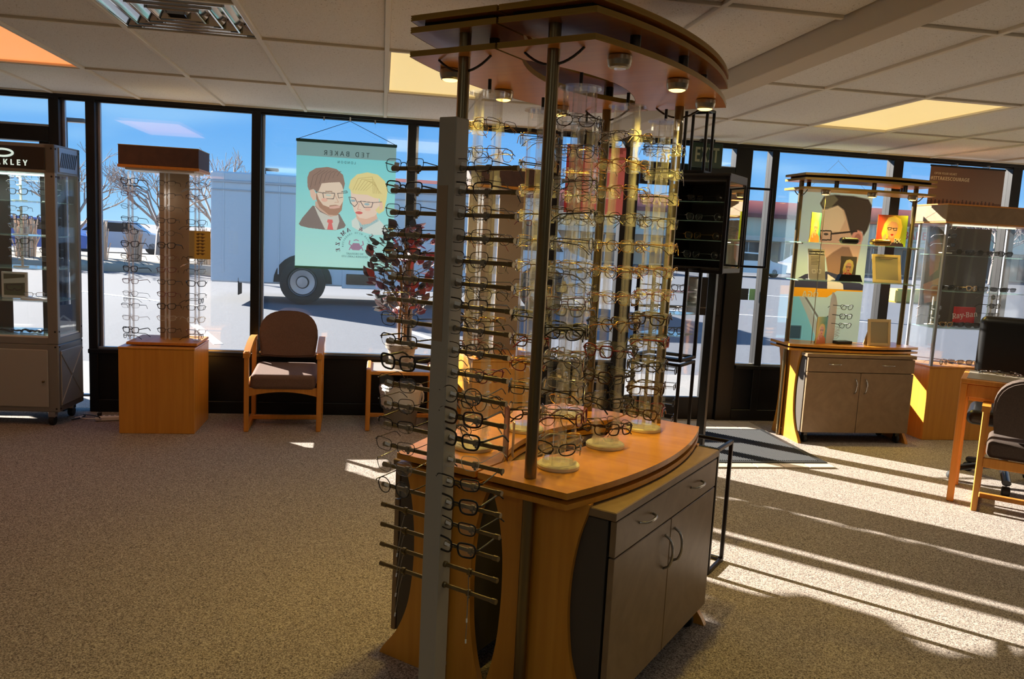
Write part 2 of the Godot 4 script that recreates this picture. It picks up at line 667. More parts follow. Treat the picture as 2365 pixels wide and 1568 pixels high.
func set_view() -> void:
	var cam := Camera3D.new()
	cam.name = "camera"
	add_child(cam)
	cam.position = Vector3(0, 1.53, 0)
	cam.rotation_degrees = Vector3(-7.32, -9.54, 2.94)
	cam.fov = rad_to_deg(2.0 * atan(784.0 / 1850.0))
	cam.near = 0.05
	cam.far = 600.0
	cam.current = true
	var we := WorldEnvironment.new()
	we.name = "world"
	var e := Environment.new()
	e.background_mode = Environment.BG_SKY
	e.sky = make_sky()
	e.background_energy_multiplier = 1.03
	e.tonemap_mode = Environment.TONE_MAPPER_LINEAR
	e.tonemap_exposure = 1.14
	e.sdfgi_enabled = true
	e.ssao_enabled = true
	e.ssil_enabled = true
	we.environment = e
	add_child(we)
	var sun := DirectionalLight3D.new()
	sun.name = "sun"
	add_child(sun)
	sun.look_at_from_position(Vector3.ZERO, Vector3(sin(deg_to_rad(SUN_AZ)), -tan(deg_to_rad(SUN_ELEV)), cos(deg_to_rad(SUN_AZ))))
	sun.light_color = Color(1.0, 0.975, 0.93)
	sun.light_energy = 7.0
	sun.light_angular_distance = 0.55
	sun.shadow_enabled = true
	# fluorescent panels of the room: [centre x, centre z, colour, radiance]
	for a in PANELS:
		var l := AreaLight3D.new()
		l.name = "troffer_glow"
		add_child(l, true)
		l.area_size = Vector2(0.55, 1.15)
		l.position = Vector3(a[0], CEIL - 0.03, a[1])
		l.rotation_degrees = Vector3(-90, 0, 0)
		l.light_color = a[2]
		l.light_energy = a[3]
		l.light_size = 0.5
		l.area_range = 12.0
		l.shadow_enabled = true


const WARM := Color(0.88, 0.96, 1.0)
const PANELS := [[-2.135, -4.81, Color(1.0, 0.66, 0.42), 0.5], [0.305, -4.81, Color(1, 0.95, 0.82), 0.5], [3.275, -4.83, Color(1, 0.95, 0.82), 0.5], [-1.525, 0.19, WARM, 0.6], [0.915, 1.44, WARM, 0.6], [3.88, 0.19, WARM, 0.6]]


func build_ceiling() -> void:
	var r := sroot("ceiling", "white speckled suspended ceiling of two by four foot tiles")
	part("ceiling_slab", bx(Vector3(2.5, CEIL + 0.13, -1.2), Vector3(13.4, 0.1, 11.4), 0), M.drywall, r)
	var rows := [[-6.6, -5.435], [-5.435, -4.185], [-4.185, -2.935], [-2.935, -1.685], [-1.685, -0.435], [-0.435, 0.815], [0.815, 2.065], [2.065, 3.315], [3.315, 4.4]]
	var cols: Array = []
	for k in range(-7, 3):
		cols.append([k * 0.61, k * 0.61 + 0.61])
	cols[cols.size() - 1][1] = 1.715
	cols.append([1.84, 2.365])
	for k in 11:
		cols.append([2.365 + k * 0.607, 2.365 + (k + 1) * 0.607])
	var shapes := {}
	for row in rows:
		for col in cols:
			var cx: float = (col[0] + col[1]) / 2
			var cz: float = (row[0] + row[1]) / 2
			var skip := false
			for a in PANELS:
				if absf(a[0] - cx) < 0.3 and absf(a[1] - cz) < 0.62:
					skip = true
			if skip:
				continue
			var key := "%.2f %.2f" % [col[1] - col[0], row[1] - row[0]]
			var w: float = col[1] - col[0]
			var d: float = row[1] - row[0]
			if not shapes.has(key):
				shapes[key] = bx(Vector3.ZERO, Vector3(w - 0.02, 0.02, d - 0.02), 0.004)
			var t: MeshInstance3D
			if absf(cx + 0.915) < 0.01 and absf(cz + 3.56) < 0.1:
				t = part("tile", bx(Vector3.ZERO, Vector3(w - 0.02, 0.02, 0.6), 0.004), M.tile, r)
				t.position = Vector3(cx, CEIL + 0.012, -3.25)
				continue
			t = part("tile", shapes[key], M.tile, r)
			t.position = Vector3(cx, CEIL + 0.012, cz)
	# the grid of tees
	for row in rows:
		part("ceiling_tee", bx(Vector3(-1.3, CEIL - 0.001, row[0]), Vector3(6.0, 0.02, 0.022), 0.002), M.tee, r)
		part("ceiling_tee", bx(Vector3(5.44, CEIL - 0.001, row[0]), Vector3(7.2, 0.02, 0.022), 0.002), M.tee, r)
	for col in cols:
		part("ceiling_tee", bx(Vector3(col[0], CEIL - 0.002, -1.1), Vector3(0.024, 0.02, 11.0), 0.002), M.tee, r)
	part("ceiling_tee", bx(Vector3(-0.915, CEIL - 0.001, -3.565), Vector3(0.61, 0.02, 0.022), 0.002), M.tee, r)
	var b := struct("beam", bx(Vector3(1.777, 2.415, -1.1), Vector3(0.125, 0.17, 11.0), 0.003), M.paint, "plain painted beam running towards the windows")
	b.set_meta("label", "plain painted beam running towards the windows")


func build_troffers() -> void:
	var labels := ["orange glowing ceiling light panel above the tall grey display case", "lit ceiling light panel half behind the wooden canopy of the central display", "lit ceiling light panel above the display stand with the man's poster"]
	for k in 3:
		var a = PANELS[k]
		var t := thing("ceiling_light", labels[k], "ceiling light", Vector3(a[0], CEIL, a[1]), 0.0, "recessed ceiling panels")
		var fr := MB.new()
		for s in [-1.0, 1.0]:
			fr.box(Vector3(s * 0.293, 0.0, 0), Vector3(0.018, 0.014, 1.22), 0.002)
			fr.box(Vector3(0, 0.0, s * 0.605), Vector3(0.57, 0.014, 0.018), 0.002)
		part("frame", fr.mesh(), M.tee, t)
		part("diffuser", bx(Vector3(0, 0.012, 0), Vector3(0.58, 0.008, 1.2)), emit([Color(1.0, 0.62, 0.36), Color(0.98, 0.87, 0.6), Color(0.98, 0.87, 0.6)][k], [0.85, 0.62, 0.6][k]), t, "glowing diffuser")
		part("housing", bx(Vector3(0, 0.05, 0), Vector3(0.58, 0.06, 1.2)), M.tee, t)
	for k in range(3, PANELS.size()):
		var a = PANELS[k]
		var t := thing("ceiling_light", ["ceiling light panel in the back room, nearest the wall of the grey case", "ceiling light panel in the middle of the back room", "ceiling light panel in the back room on the desk's side"][k - 3], "ceiling light", Vector3(a[0], CEIL, a[1]), 0.0, "recessed ceiling panels behind the camera")
		part("diffuser", bx(Vector3(0, 0.012, 0), Vector3(0.58, 0.008, 1.2)), emit(Color(0.98, 0.87, 0.6), 0.8), t)
	# square air diffuser
	var d := thing("air_diffuser", "square polished metal air diffuser of nested sloping frames in the ceiling", "air vent", Vector3(-0.915, CEIL, -3.875))
	var s := 0.29
	var k2 := 0
	while s > 0.06:
		var m := MB.new()
		var s1 := s - 0.05
		for q in 4:
			m.X = Transform3D(Basis(Vector3.UP, q * PI / 2), Vector3.ZERO)
			m.squad(Vector3(-s, 0.0, s), Vector3(s, 0.0, s), Vector3(s1, 0.035, s1), Vector3(-s1, 0.035, s1), Vector3(0, -0.7, -0.7), Vector3(0, -0.7, -0.7), Vector3(0, -0.9, -0.4), Vector3(0, -0.9, -0.4))
			m.squad(Vector3(-s1, 0.035, s1), Vector3(s1, 0.035, s1), Vector3(s1, -0.004, s1 - 0.012), Vector3(-s1, -0.004, s1 - 0.012), Vector3(0, -0.3, 1), Vector3(0, -0.3, 1), Vector3(0, -0.5, 1), Vector3(0, -0.5, 1))
			m.box(Vector3(0, -0.002, s), Vector3(2 * s, 0.006, 0.008), 0.001)
		part("louver", m.mesh(), M.chrome, d)
		s = s1 - 0.014
		k2 += 1
	part("frame", MB.new().box(Vector3(0, 0.045, 0), Vector3(0.6, 0.01, 0.6)).mesh(), M.gunmetal, d)


func build_floor() -> void:
	struct("floor", bx(Vector3(2.5, -0.05, -1.3), Vector3(13.4, 0.1, 10.9), 0), M.carpet, "brown and beige flecked loop carpet")
	var r := sroot("floor_tiles", "cream ceramic entry tiles round the black door mat")
	var tm := [mat(rgb(196, 186, 168), 0.35), mat(rgb(188, 176, 158), 0.4), mat(rgb(204, 194, 178), 0.35)]
	var tile := bx(Vector3.ZERO, Vector3(0.196, 0.012, 0.196), 0.002)
	var x := 1.96
	var k := 0
	while x < 3.25:
		var z := -5.22
		while z > -6.5:
			part("tile", tile, tm[(k * 7 + k / 3) % 3], r).position = Vector3(x, 0.0045, z)
			k += 1
			z -= 0.2
		x += 0.2
	var m := thing("door_mat", "black ribbed rubber entrance mat inside the glass door", "door mat", Vector3(2.62, 0.0105, -5.72))
	part("border", board(PackedVector2Array([Vector2(-0.62, -0.5), Vector2(0.62, -0.5), Vector2(0.63, 0.5), Vector2(-0.62, 0.5)]), 0.0, 0.006), M.rubber, m)
	var ribs := MB.new()
	var rx := -0.58
	while rx < 0.58:
		ribs.box(Vector3(rx, 0.0075, 0.0), Vector3(0.006, 0.005, 0.92), 0.001)
		rx += 0.016
	part("ribs", ribs.mesh(), M.rubber, m).set_meta("kind", "stuff")


func mullion(p: Node, x0: float, x1: float, y0 := 0.0, y1 := CEIL, light := true) -> void:
	part("mullion", bx(Vector3((x0 + x1) / 2, (y0 + y1) / 2, WZ - 0.05), Vector3(x1 - x0, y1 - y0, 0.11), 0.004), M.bronze, p)
	if light:
		part("glazing_bead", bx(Vector3(x1 + 0.012, (y0 + y1) / 2, WZ - 0.075), Vector3(0.022, y1 - y0, 0.03), 0.003), M.alu, p)


var win := 0


func window(x0: float, x1: float, y0: float, y1: float) -> void:
	win += 1
	var r := sroot("window_%d" % win)
	r.position = Vector3((x0 + x1) / 2, y0, WZ - 0.05)
	part("pane", bx(Vector3(0, (y1 - y0) / 2, 0), Vector3(x1 - x0, y1 - y0, 0.006), 0), M.pane, r)
	part("sill_bead", bx(Vector3(0, 0.008, 0.025), Vector3(x1 - x0, 0.018, 0.04), 0.003), M.alu, r)
	part("head_bead", bx(Vector3(0, y1 - y0 - 0.008, 0.025), Vector3(x1 - x0, 0.014, 0.04), 0.003), M.bronze, r)


func build_walls() -> void:
	var w := sroot("wall_back", "dark bronze metal window wall with low panels under the glass")
	# head strip under the ceiling
	part("head_rail", bx(Vector3(2.4, 2.402, WZ - 0.05), Vector3(12.0, 0.04, 0.12), 0.004), M.bronze, w)
	for s in [[-2.215, -1.0], [-1.0, 0.2], [0.2, 1.4], [1.4, 2.0], [3.12, 3.34], [3.34, 4.5], [4.5, 5.7], [5.7, 7.0], [7.0, 8.6]]:
		part("base_panel", bx(Vector3((s[0] + s[1]) / 2, 0.27, WZ - 0.06), Vector3(s[1] - s[0] - 0.006, 0.46, 0.08), 0.004), M.bronze, w)
		part("base_rail", bx(Vector3((s[0] + s[1]) / 2, 0.05, WZ - 0.045), Vector3(s[1] - s[0], 0.1, 0.1), 0.004), M.bronze, w)
		part("sill", bx(Vector3((s[0] + s[1]) / 2, 0.485, WZ - 0.035), Vector3(s[1] - s[0], 0.035, 0.13), 0.005), M.bronze, w)
	for m in [[-2.215, -2.15], [-1.015, -0.945], [0.185, 0.25], [1.37, 1.44], [3.30, 3.365], [4.45, 4.545], [5.64, 5.74], [6.95, 7.05]]:
		mullion(w, m[0], m[1])
	mullion(w, 1.98, 2.05, 0.0, CEIL, false)
	mullion(w, 2.97, 3.12)
	mullion(w, -2.47, -2.40)
	mullion(w, -3.5, -3.4, 0.0, CEIL, false)
	for x in [[-2.40, -2.215, 0.12], [-2.15, -1.015, 0.5], [-0.945, 0.185, 0.5], [0.25, 1.37, 0.5], [1.44, 1.98, 0.5], [3.12, 3.30, 0.5], [3.365, 4.45, 0.5], [4.545, 5.64, 0.5], [5.74, 6.95, 0.5], [7.05, 8.5, 0.5]]:
		window(x[0], x[1], x[2], 2.384)
	window(2.05, 2.97, 2.2, 2.384)
	window(-3.4, -2.47, 2.165, 2.384)
	# a glass door at each entrance
	var d := sroot("door_1", "black framed glass entrance door beside the exit sign")
	d.position = Vector3(2.51, 0, WZ - 0.05)
	for q in [[-0.42, 1.06, 0.08, 2.12], [0.385, 1.06, 0.15, 2.12]]:
		part("stile", bx(Vector3(q[0], q[1], 0), Vector3(q[2], q[3], 0.05), 0.004), M.bronze, d)
	part("rail", bx(Vector3(-0.03, 0.1, 0), Vector3(0.68, 0.2, 0.048), 0.004), M.bronze, d)
	part("rail", bx(Vector3(-0.03, 2.08, 0), Vector3(0.68, 0.1, 0.048), 0.004), M.bronze, d)
	part("transom", bx(Vector3(0, 2.17, 0), Vector3(0.92, 0.08, 0.11), 0.004), M.bronze, d)
	part("pane", bx(Vector3(-0.035, 1.115, 0), Vector3(0.7, 1.84, 0.006), 0), M.pane, d)
	part("lock_panel", bx(Vector3(0.27, 1.1, 0.035), Vector3(0.3, 0.33, 0.05), 0.006), M.bronze, d)
	part("lock_cylinder", MB.new().at(Transform3D(Basis(Vector3.RIGHT, PI / 2), Vector3(0.36, 0.9, 0.03))).lathe([Vector2(0, 0.012), Vector2(0.014, 0.012), Vector2(0.017, 0), Vector2(0.017, -0.01)], 14).mesh(), M.brass, d)
	part("push_bar", MB.new().bar(Vector3(-0.38, 1.0, 0.05), Vector3(0.33, 1.0, 0.05), 0.012).mesh(), M.gunmetal, d)
	var d2 := sroot("door_2", "black framed glass door behind the tall grey display case")
	d2.position = Vector3(-2.935, 0, WZ - 0.05)
	for q in [-0.425, 0.425]:
		part("stile", bx(Vector3(q, 1.03, 0), Vector3(0.08, 2.06, 0.05), 0.004), M.bronze, d2)
	part("rail", bx(Vector3(0, 0.06, 0), Vector3(0.77, 0.12, 0.048), 0.004), M.bronze, d2)
	part("transom", bx(Vector3(0, 2.11, 0), Vector3(0.93, 0.11, 0.11), 0.004), M.bronze, d2)
	part("pane", bx(Vector3(0, 1.07, 0), Vector3(0.77, 1.9, 0.006), 0), M.pane, d2)
	struct("wall_left", bx(Vector3(-3.6, 1.25, -1.1), Vector3(0.2, 2.5, 11.1), 0), M.paint)
	struct("wall_right", bx(Vector3(8.6, 1.25, -1.1), Vector3(0.2, 2.5, 11.1), 0), M.paint)
	struct("wall_front", bx(Vector3(2.5, 1.25, 4.3), Vector3(12.4, 2.5, 0.2), 0), M.paint)
	struct("baseboard_left", bx(Vector3(-3.49, 0.05, -1.1), Vector3(0.015, 0.1, 10.6)), M.bronze)
	# exit sign
	var e := thing("exit_sign", "dark green hanging EXIT sign with pale letters above the glass door", "exit sign", Vector3(2.625, 2.175, -6.42))
	part("housing", bx(Vector3(0, 0.1, 0), Vector3(0.27, 0.2, 0.035), 0.005), mat(rgb(22, 52, 36), 0.4), e)
	part("mount", bx(Vector3(0, 0.215, 0), Vector3(0.12, 0.03, 0.05), 0.004), M.black, e)
	words("EXIT", 0.165, mat(rgb(150, 158, 130), 0.6), e, Vector3(-0.004, 0.1, 0.018), false, 0, 0, false, true).basis = Basis.from_scale(Vector3(0.62, 1, 1))


# ---------------------------------------------------------------- the maple display stands
func plan_board(front := 0.085, back := 0.11, grow := 0.0) -> PackedVector2Array:
	var o := PackedVector2Array()
	var hx := 0.573 + grow
	for k in 25:
		var u := k / 24.0 * 2 - 1
		o.append(Vector2(u * hx, 0.165 + grow + front * (1 - u * u)))
	o.append(Vector2(hx, -0.155 - grow))
	for k in 17:
		var u := 1 - k / 8.0
		o.append(Vector2(u * 0.42, -0.155 - grow + back * (1 - u * u)))
	o.append(Vector2(-hx, -0.155 - grow))
	return o


func edge_strip(y: float) -> ArrayMesh:
	var m := MB.new()
	m.X = FLAT
	for k in 5:
		m.band(plan_board(0.085, 0.11, 0.0016 if k % 2 == 0 else 0.0005), -y - 0.0172 + k * 0.00348, -y - 0.0172 + (k + 1) * 0.00348)
	return m.mesh()


func side_profile() -> PackedVector2Array:      # (z, y), the hourglass end panel
	var o := PackedVector2Array()
	var f := [0.29, 0.215, 0.17, 0.152, 0.146, 0.152, 0.17, 0.2]
	var b := [0.158, 0.128, 0.108, 0.1, 0.098, 0.104, 0.124, 0.158]
	for i in 29:
		var q := i / 28.0 * 7
		var a := mini(int(q), 6)
		var u := q - a
		o.append(Vector2(cubic_interpolate(f[a], f[a + 1], f[maxi(a - 1, 0)], f[mini(a + 2, 7)], u), i / 28.0 * 0.74))
	for i in 29:
		var q := 7 - i / 28.0 * 7
		var a := mini(int(q), 6)
		var u := q - a
		o.append(Vector2(-cubic_interpolate(b[a], b[a + 1], b[maxi(a - 1, 0)], b[mini(a + 2, 7)], u), 0.74 - i / 28.0 * 0.74))
	return o


func display_stand(label: String, at: Vector3, turn: float, low: float, lit: Array, shelves := false) -> Node3D:
	var t := thing("display_stand", label, "display stand", at, turn, "")
	var shape := plan_board()
	part("countertop", board(shape, 0.770, 0.790), M.maple, t)
	part("countertop", board(shape, 0.738, 0.755), M.maple, t)
	part("shadow_gap", board(plan_board(0.07, 0.11, -0.035), 0.755, 0.770), M.dark_gap, t)
	var gap := plan_board(0.07, 0.11, -0.03)
	for k in 3:
		var y: float = low + [0.0, 0.072, 0.108][k]
		var cb := part("canopy_board", board(shape, y, y + 0.017), M.canopy, t)
		part("edge_band", edge_strip(y), M.edge, cb, "ribbed golden edge band")
	part("canopy_core", board(gap, low + 0.089, low + 0.108), M.dark_gap, t)
	var prof := side_profile()
	for s in [-1.0, 1.0]:
		var m := MB.new()
		m.X = Transform3D(Basis(Vector3(0, 0, 1), Vector3(0, 1, 0), Vector3(-1, 0, 0)), Vector3(s * 0.475, 0, 0))
		part("side_panel", m.prism(prof, -0.0125, 0.0125).mesh(), M.maple, t)
		part("pole", MB.new().lathe([Vector2(0, 0), Vector2(0.019, 0), Vector2(0.019, low + 0.12), Vector2(0, low + 0.12)], 20, Vector3(s * 0.51, 0, 0)).mesh(), M.brass, t)
		part("pole_bracket", MB.new().box(Vector3(s * 0.492, 0.06, 0), Vector3(0.02, 0.014, 0.03), 0.002).mesh(), M.steel, t)
		var arc := PackedVector3Array()
		for k in 13:
			var u := k / 12.0 * 2 - 1
			arc.append(Vector3(s * 0.51, low - 0.001 - 0.042 * (1 - u * u), u * 0.1))
		part("bracket_wire", MB.new().tube(arc, 0.004, 6).mesh(), M.gunmetal, t)
	for q in [[-0.3, 0.16], [0.0, 0.2], [0.3, 0.16], [-0.42, -0.05], [0.42, -0.05]]:
		part("spacer", MB.new().lathe([Vector2(0.017, low + 0.017), Vector2(0.017, low + 0.09)], 14, Vector3(q[0], 0, q[1])).mesh(), M.gunmetal, t)
	for k in 3:
		var c := Vector3(-0.38 + k * 0.38, low, 0.15 + (0.035 if k == 1 else 0.0))
		var ring := part("spot_lamp", MB.new().lathe([Vector2(0.034, 0), Vector2(0.037, -0.004), Vector2(0.037, -0.016), Vector2(0.034, -0.03), Vector2(0.030, -0.036), Vector2(0.027, -0.034), Vector2(0.0, -0.030)], 24, c).mesh(), M.steel, t)
		if lit[k]:
			part("lamp_glass", MB.new().lathe([Vector2(0.0, -0.0395), Vector2(0.02, -0.0395), Vector2(0.027, -0.036), Vector2(0.027, -0.033)], 20, c).mesh(), emit(Color(1.0, 0.78, 0.42), 4.0), ring, "glowing warm lamp")
			var l := SpotLight3D.new()
			l.name = "spot_glow"
			t.add_child(l, true)
			l.position = c + Vector3(0, -0.045, 0)
			l.rotation_degrees.x = -90
			l.spot_angle = 62
			l.spot_angle_attenuation = 0.6
			l.light_color = Color(1.0, 0.86, 0.4)
			l.light_energy = 0.6
			l.light_size = 0.025
			l.spot_range = 8
			l.shadow_enabled = true
		else:
			part("lamp_glass", MB.new().lathe([Vector2(0.0, -0.0395), Vector2(0.02, -0.0395), Vector2(0.027, -0.036), Vector2(0.027, -0.033)], 20, c).mesh(), M.clear, ring)
	if shelves:
		for y in [1.6, 1.3]:
			part("glass_shelf", board(plan_board(0.05, 0.0, -0.03), y, y + 0.007), M.shelf, t)
			for s in [-1.0, 1.0]:
				part("shelf_bracket", MB.new().bar(Vector3(s * 0.51, y - 0.005, 0), Vector3(s * 0.51, y - 0.005, 0.1), 0.006).mesh(), M.steel, t)
		part("shelf_wire", MB.new().bar(Vector3(-0.36, 0.79, 0.12), Vector3(-0.36, low, 0.12), 0.003).mesh(), M.steel, t)
	return t


func bow_handle(half: float, out: float, r: float, upright: bool) -> ArrayMesh:
	var p := PackedVector3Array()
	for k in 13:
		var u := k / 12.0 * 2 - 1
		var z := out * pow(1 - u * u, 0.5)
		p.append(Vector3(0, u * half, z) if upright else Vector3(u * half, 0, z))
	return MB.new().tube(p, r, 8, false, 1.4).mesh()


func rolling_cabinet(label: String, at: Vector3, turn: float) -> Node3D:
	var t := thing("rolling_cabinet", label, "cabinet", at, turn, "")
	var w := 0.94
	var d := 0.34
	part("body", MB.new().box(Vector3(0, 0.395, -d / 2 - 0.01), Vector3(w, 0.61, d - 0.02), 0.003).mesh(), M.laminate_side, t)
	part("top", bx(Vector3(0, 0.718, -d / 2), Vector3(w + 0.02, 0.028, d + 0.02), 0.003), M.laminate, t)
	var dr := part("drawer", bx(Vector3(0, 0.643, -0.002), Vector3(w - 0.004, 0.112, 0.02), 0.002), M.laminate, t)
	for s in [-1.0, 1.0]:
		var h := part("handle", bow_handle(0.055, 0.026, 0.004, false), M.silver, dr)
		h.position = Vector3(s * 0.235, 0.65, 0.008)
		var door := part("door", bx(Vector3(s * (w / 4), 0.337, -0.002), Vector3(w / 2 - 0.005, 0.49, 0.02), 0.002), M.laminate, t)
		var h2 := part("handle", bow_handle(0.06, 0.03, 0.0045, true), M.silver, door)
		h2.position = Vector3(s * 0.045, 0.475, 0.008)
		for z in [-0.05, -d + 0.06]:
			var cm := MB.new()
			cm.X = Transform3D(Basis(Vector3.FORWARD, PI / 2), Vector3(s * (w / 2 - 0.06), 0.034, z))
			cm.lathe([Vector2(0, -0.012), Vector2(0.03, -0.012), Vector2(0.034, -0.006), Vector2(0.034, 0.006), Vector2(0.03, 0.012), Vector2(0, 0.012)], 16)
			var wheel := part("caster", cm.mesh(), M.rubber, t)
			part("caster_fork", MB.new().box(Vector3(s * (w / 2 - 0.06), 0.072, z), Vector3(0.034, 0.036, 0.04), 0.004).mesh(), M.gunmetal, wheel)
	return t


# a turning acrylic tower: base disc, four uprights, top disc, nose clips; glasses hang on three faces
func tower_part(t: Node3D, levels: int, y0: float, y1: float, r: float, clip_mesh: ArrayMesh) -> void:
	part("base_disc", MB.new().lathe([Vector2(0, 0), Vector2(0.068, 0), Vector2(0.07, 0.004), Vector2(0.07, 0.012), Vector2(0.066, 0.016), Vector2(0, 0.016)], 28).mesh(), M.cream, t)
	part("base_socket", MB.new().lathe([Vector2(0.05, 0.016), Vector2(0.05, 0.03), Vector2(0.0, 0.03)], 24).mesh(), M.clear, t)
	part("top_disc", MB.new().lathe([Vector2(0, y1), Vector2(0.066, y1), Vector2(0.066, y1 + 0.006), Vector2(0, y1 + 0.006)], 28).mesh(), M.clear, t)
	part("top_collar", MB.new().lathe([Vector2(0.045, y1 - 0.03), Vector2(0.045, y1)], 20).mesh(), M.clear, t)
	part("pivot", MB.new().bar(Vector3(0, y1 + 0.006, 0), Vector3(0, y1 + 0.05, 0), 0.006).mesh(), M.black, t)
	for f in 4:
		var a := f * PI / 2
		var m := MB.new()
		m.X = Transform3D(Basis(Vector3.UP, a), Vector3.ZERO)
		m.box(Vector3(0, (y0 + y1) / 2 - 0.01, r), Vector3(0.028, y1 - y0 + 0.02, 0.003), 0.0008)
		m.box(Vector3(-0.014, (y0 + y1) / 2 - 0.01, r - 0.006), Vector3(0.002, y1 - y0 + 0.02, 0.012), 0)
		part("upright", m.mesh(), M.clear, t)
	var step := (y1 - y0 - 0.06) / levels
	for k in levels:
		for f in 4:
			var c := part("nose_clip", clip_mesh, M.clip, t)
			c.transform = Transform3D(Basis(Vector3.UP, f * PI / 2 + (0.0 if k % 2 == 0 else 0.0)), Vector3.ZERO) * Transform3D(Basis.IDENTITY, Vector3(0, y1 - 0.06 - step * (k + 0.5), r + 0.001))


func nose_clip() -> ArrayMesh:
	var m := MB.new()
	m.prism(PackedVector2Array([Vector2(-0.015, -0.02), Vector2(-0.008, -0.02), Vector2(-0.0035, -0.002), Vector2(0.0035, -0.002), Vector2(0.008, -0.02), Vector2(0.015, -0.02), Vector2(0.008, 0.009), Vector2(0.0045, 0.027), Vector2(-0.0045, 0.027), Vector2(-0.008, 0.009)]), 0.0, 0.014)
	return m.mesh()


func tower(called: String, place: String, at: Vector3, turn: float, levels: int, y1: float, faces: Array, hidden: Array, seed_: int) -> void:
	rng.seed = seed_
	var t := thing("acrylic_tower", called, "display rack", at, turn, "turning acrylic towers under the canopy")
	tower_part(t, levels, 0.03, y1, 0.05, clip_shape)
	var x0 := t.transform
	var step := (y1 - 0.03 - 0.06) / levels
	var side_words := ["window side", "chair side", "camera side", "door side"]
	for k in levels:
		for fi in faces:
			if rng.randf() < 0.06:
				continue
			var y := y1 - 0.06 - step * (k + 0.5)
			var tilt := rng.randf_range(-0.12, 0.12)
			var b := Basis(Vector3.UP, fi * PI / 2 + rng.randf_range(-0.16, 0.16)) * Basis(Vector3.RIGHT, tilt) * Basis(Vector3.BACK, rng.randf_range(-0.08, 0.08))
			var dirv := Vector3(sin(fi * PI / 2.0), 0, cos(fi * PI / 2.0))
			# the temples pass either side of the tower
			var tr := x0 * Transform3D(b, dirv * 0.07 + Vector3(0, y + 0.003, 0))
			var world_z: Vector3 = (x0.basis * dirv)
			var sw: int = 0
			if absf(world_z.z) > absf(world_z.x):
				sw = 2 if world_z.z > 0 else 0
			else:
				sw = 3 if world_z.x > 0 else 1
			var shape: int = [1, 0, 3, 2, 4, 5, 0, 1][rng.randi() % 8] if k > levels / 2 else [6, 2, 3, 2, 7, 6][rng.randi() % 6]
			var tint: int = [0, 0, 1, 2, 0, 1, 2, 3, 4, 5, 6, 0][rng.randi() % 12]
			if k < levels / 2 and rng.randf() < 0.4:
				tint = [3, 4, 2][rng.randi() % 3]
			if hidden.has(fi):
				crowd[shape].append(tr)
				continue
			glasses(shape, tint, tr, "%s on %s, %s" % [ordinal(k), place, side_words[sw]], "eyeglasses on the acrylic towers", "lens", false, rng.randf() < 0.2)


var clip_shape: ArrayMesh
var crowd := [[], [], [], [], [], [], [], []]


func build_island() -> void:
	var turn := deg_to_rad(48.43)
	M.canopy = tri_map(mat(Color(0.9, 0.86, 0.86), 0.3), M.maple.albedo_texture, 0.7, false)
	var ro := Vector3(0.8166, 0, -2.753)
	var lo := Vector3(0.577, 0, -2.965)
	display_stand("nearest maple display stand with two-layer counter, brass poles and lit canopy, right half of pair", ro, turn, 2.075, [false, true, true])
	display_stand("maple display stand back to back with the nearest one, towards the chair and windows", lo, turn + PI, 2.075, [true, true, true])
	var rt := Transform3D(Basis(Vector3.UP, turn), ro)
	var lt := Transform3D(Basis(Vector3.UP, turn + PI), lo)
	rolling_cabinet("large grey-brown laminate cabinet with drawer and two doors under the nearest stand", rt * Vector3(0.0, 0, 0.275), turn)
	rolling_cabinet("grey-brown cabinet seen edge-on behind the grey pillar, facing the chair", lt * Vector3(0.0, 0, 0.25), turn + PI)
	clip_shape = nose_clip()
	var names_r := ["tower by the thick pole", "middle right tower", "far right tower"]
	var names_l := ["far left tower", "middle left tower", "front left tower"]
	var xs := [-0.35, 0.0, 0.35]
	for k in 3:
		tower("clear acrylic turning eyeglasses tower, the %s of six" % names_r[k], names_r[k], rt * Vector3(xs[k], 0.79, 0.01), turn + [0.35, -0.3, 0.2][k], 12, 1.2, [0, 1, 2, 3], [0] if k > 0 else [], 40 + k)
		tower("clear acrylic turning eyeglasses tower, the %s of six" % names_l[k], names_l[k], lt * Vector3(xs[k], 0.79, 0.01), turn + [0.1, 0.5, -0.25][k], 12, 1.2, [0, 2, 3], [[0, 2], [0, 3], [0]][k], 50 + k)
	# the pairs on the towers' far faces
	for k in crowd.size():
		var mm := MultiMesh.new()
		mm.transform_format = MultiMesh.TRANSFORM_3D
		mm.mesh = specs[k].whole
		mm.instance_count = crowd[k].size()
		for i in crowd[k].size():
			mm.set_instance_transform(i, crowd[k][i])
		var o := MultiMeshInstance3D.new()
		o.name = numbered("hidden_eyeglasses")
		o.multimesh = mm
		o.material_override = M[["black", "tortoise", "gunmetal", "gold", "wine", "black", "gunmetal", "gold"][k]]
		add_child(o)
		tag(o, "%s eyeglasses on the inner faces of the acrylic towers" % specs[k].name, "eyeglasses")
		o.set_meta("kind", "stuff")
	# a photograph card standing on the counter
	var im := Image.create(64, 96, false, Image.FORMAT_RGB8)
	grad(im, rgb(150, 90, 60), rgb(100, 50, 40))
	poly(im, [20, 10, 44, 8, 52, 40, 40, 60, 24, 56, 14, 36], rgb(196, 140, 110))
	poly(im, [0, 96, 14, 60, 50, 58, 64, 96], rgb(90, 50, 46))
	var c := thing("photo_card", "reddish portrait card leaning on the counter behind the thick pole", "photo card", lt * Vector3(0.36, 0.79, -0.13), turn + PI + 0.7)
	part("card", sheet(0.12, 0.18), print_mat(im), c)
	part("easel", MB.new().box(Vector3(0, 0.06, -0.025), Vector3(0.03, 0.12, 0.004)).mesh(), M.white, c)


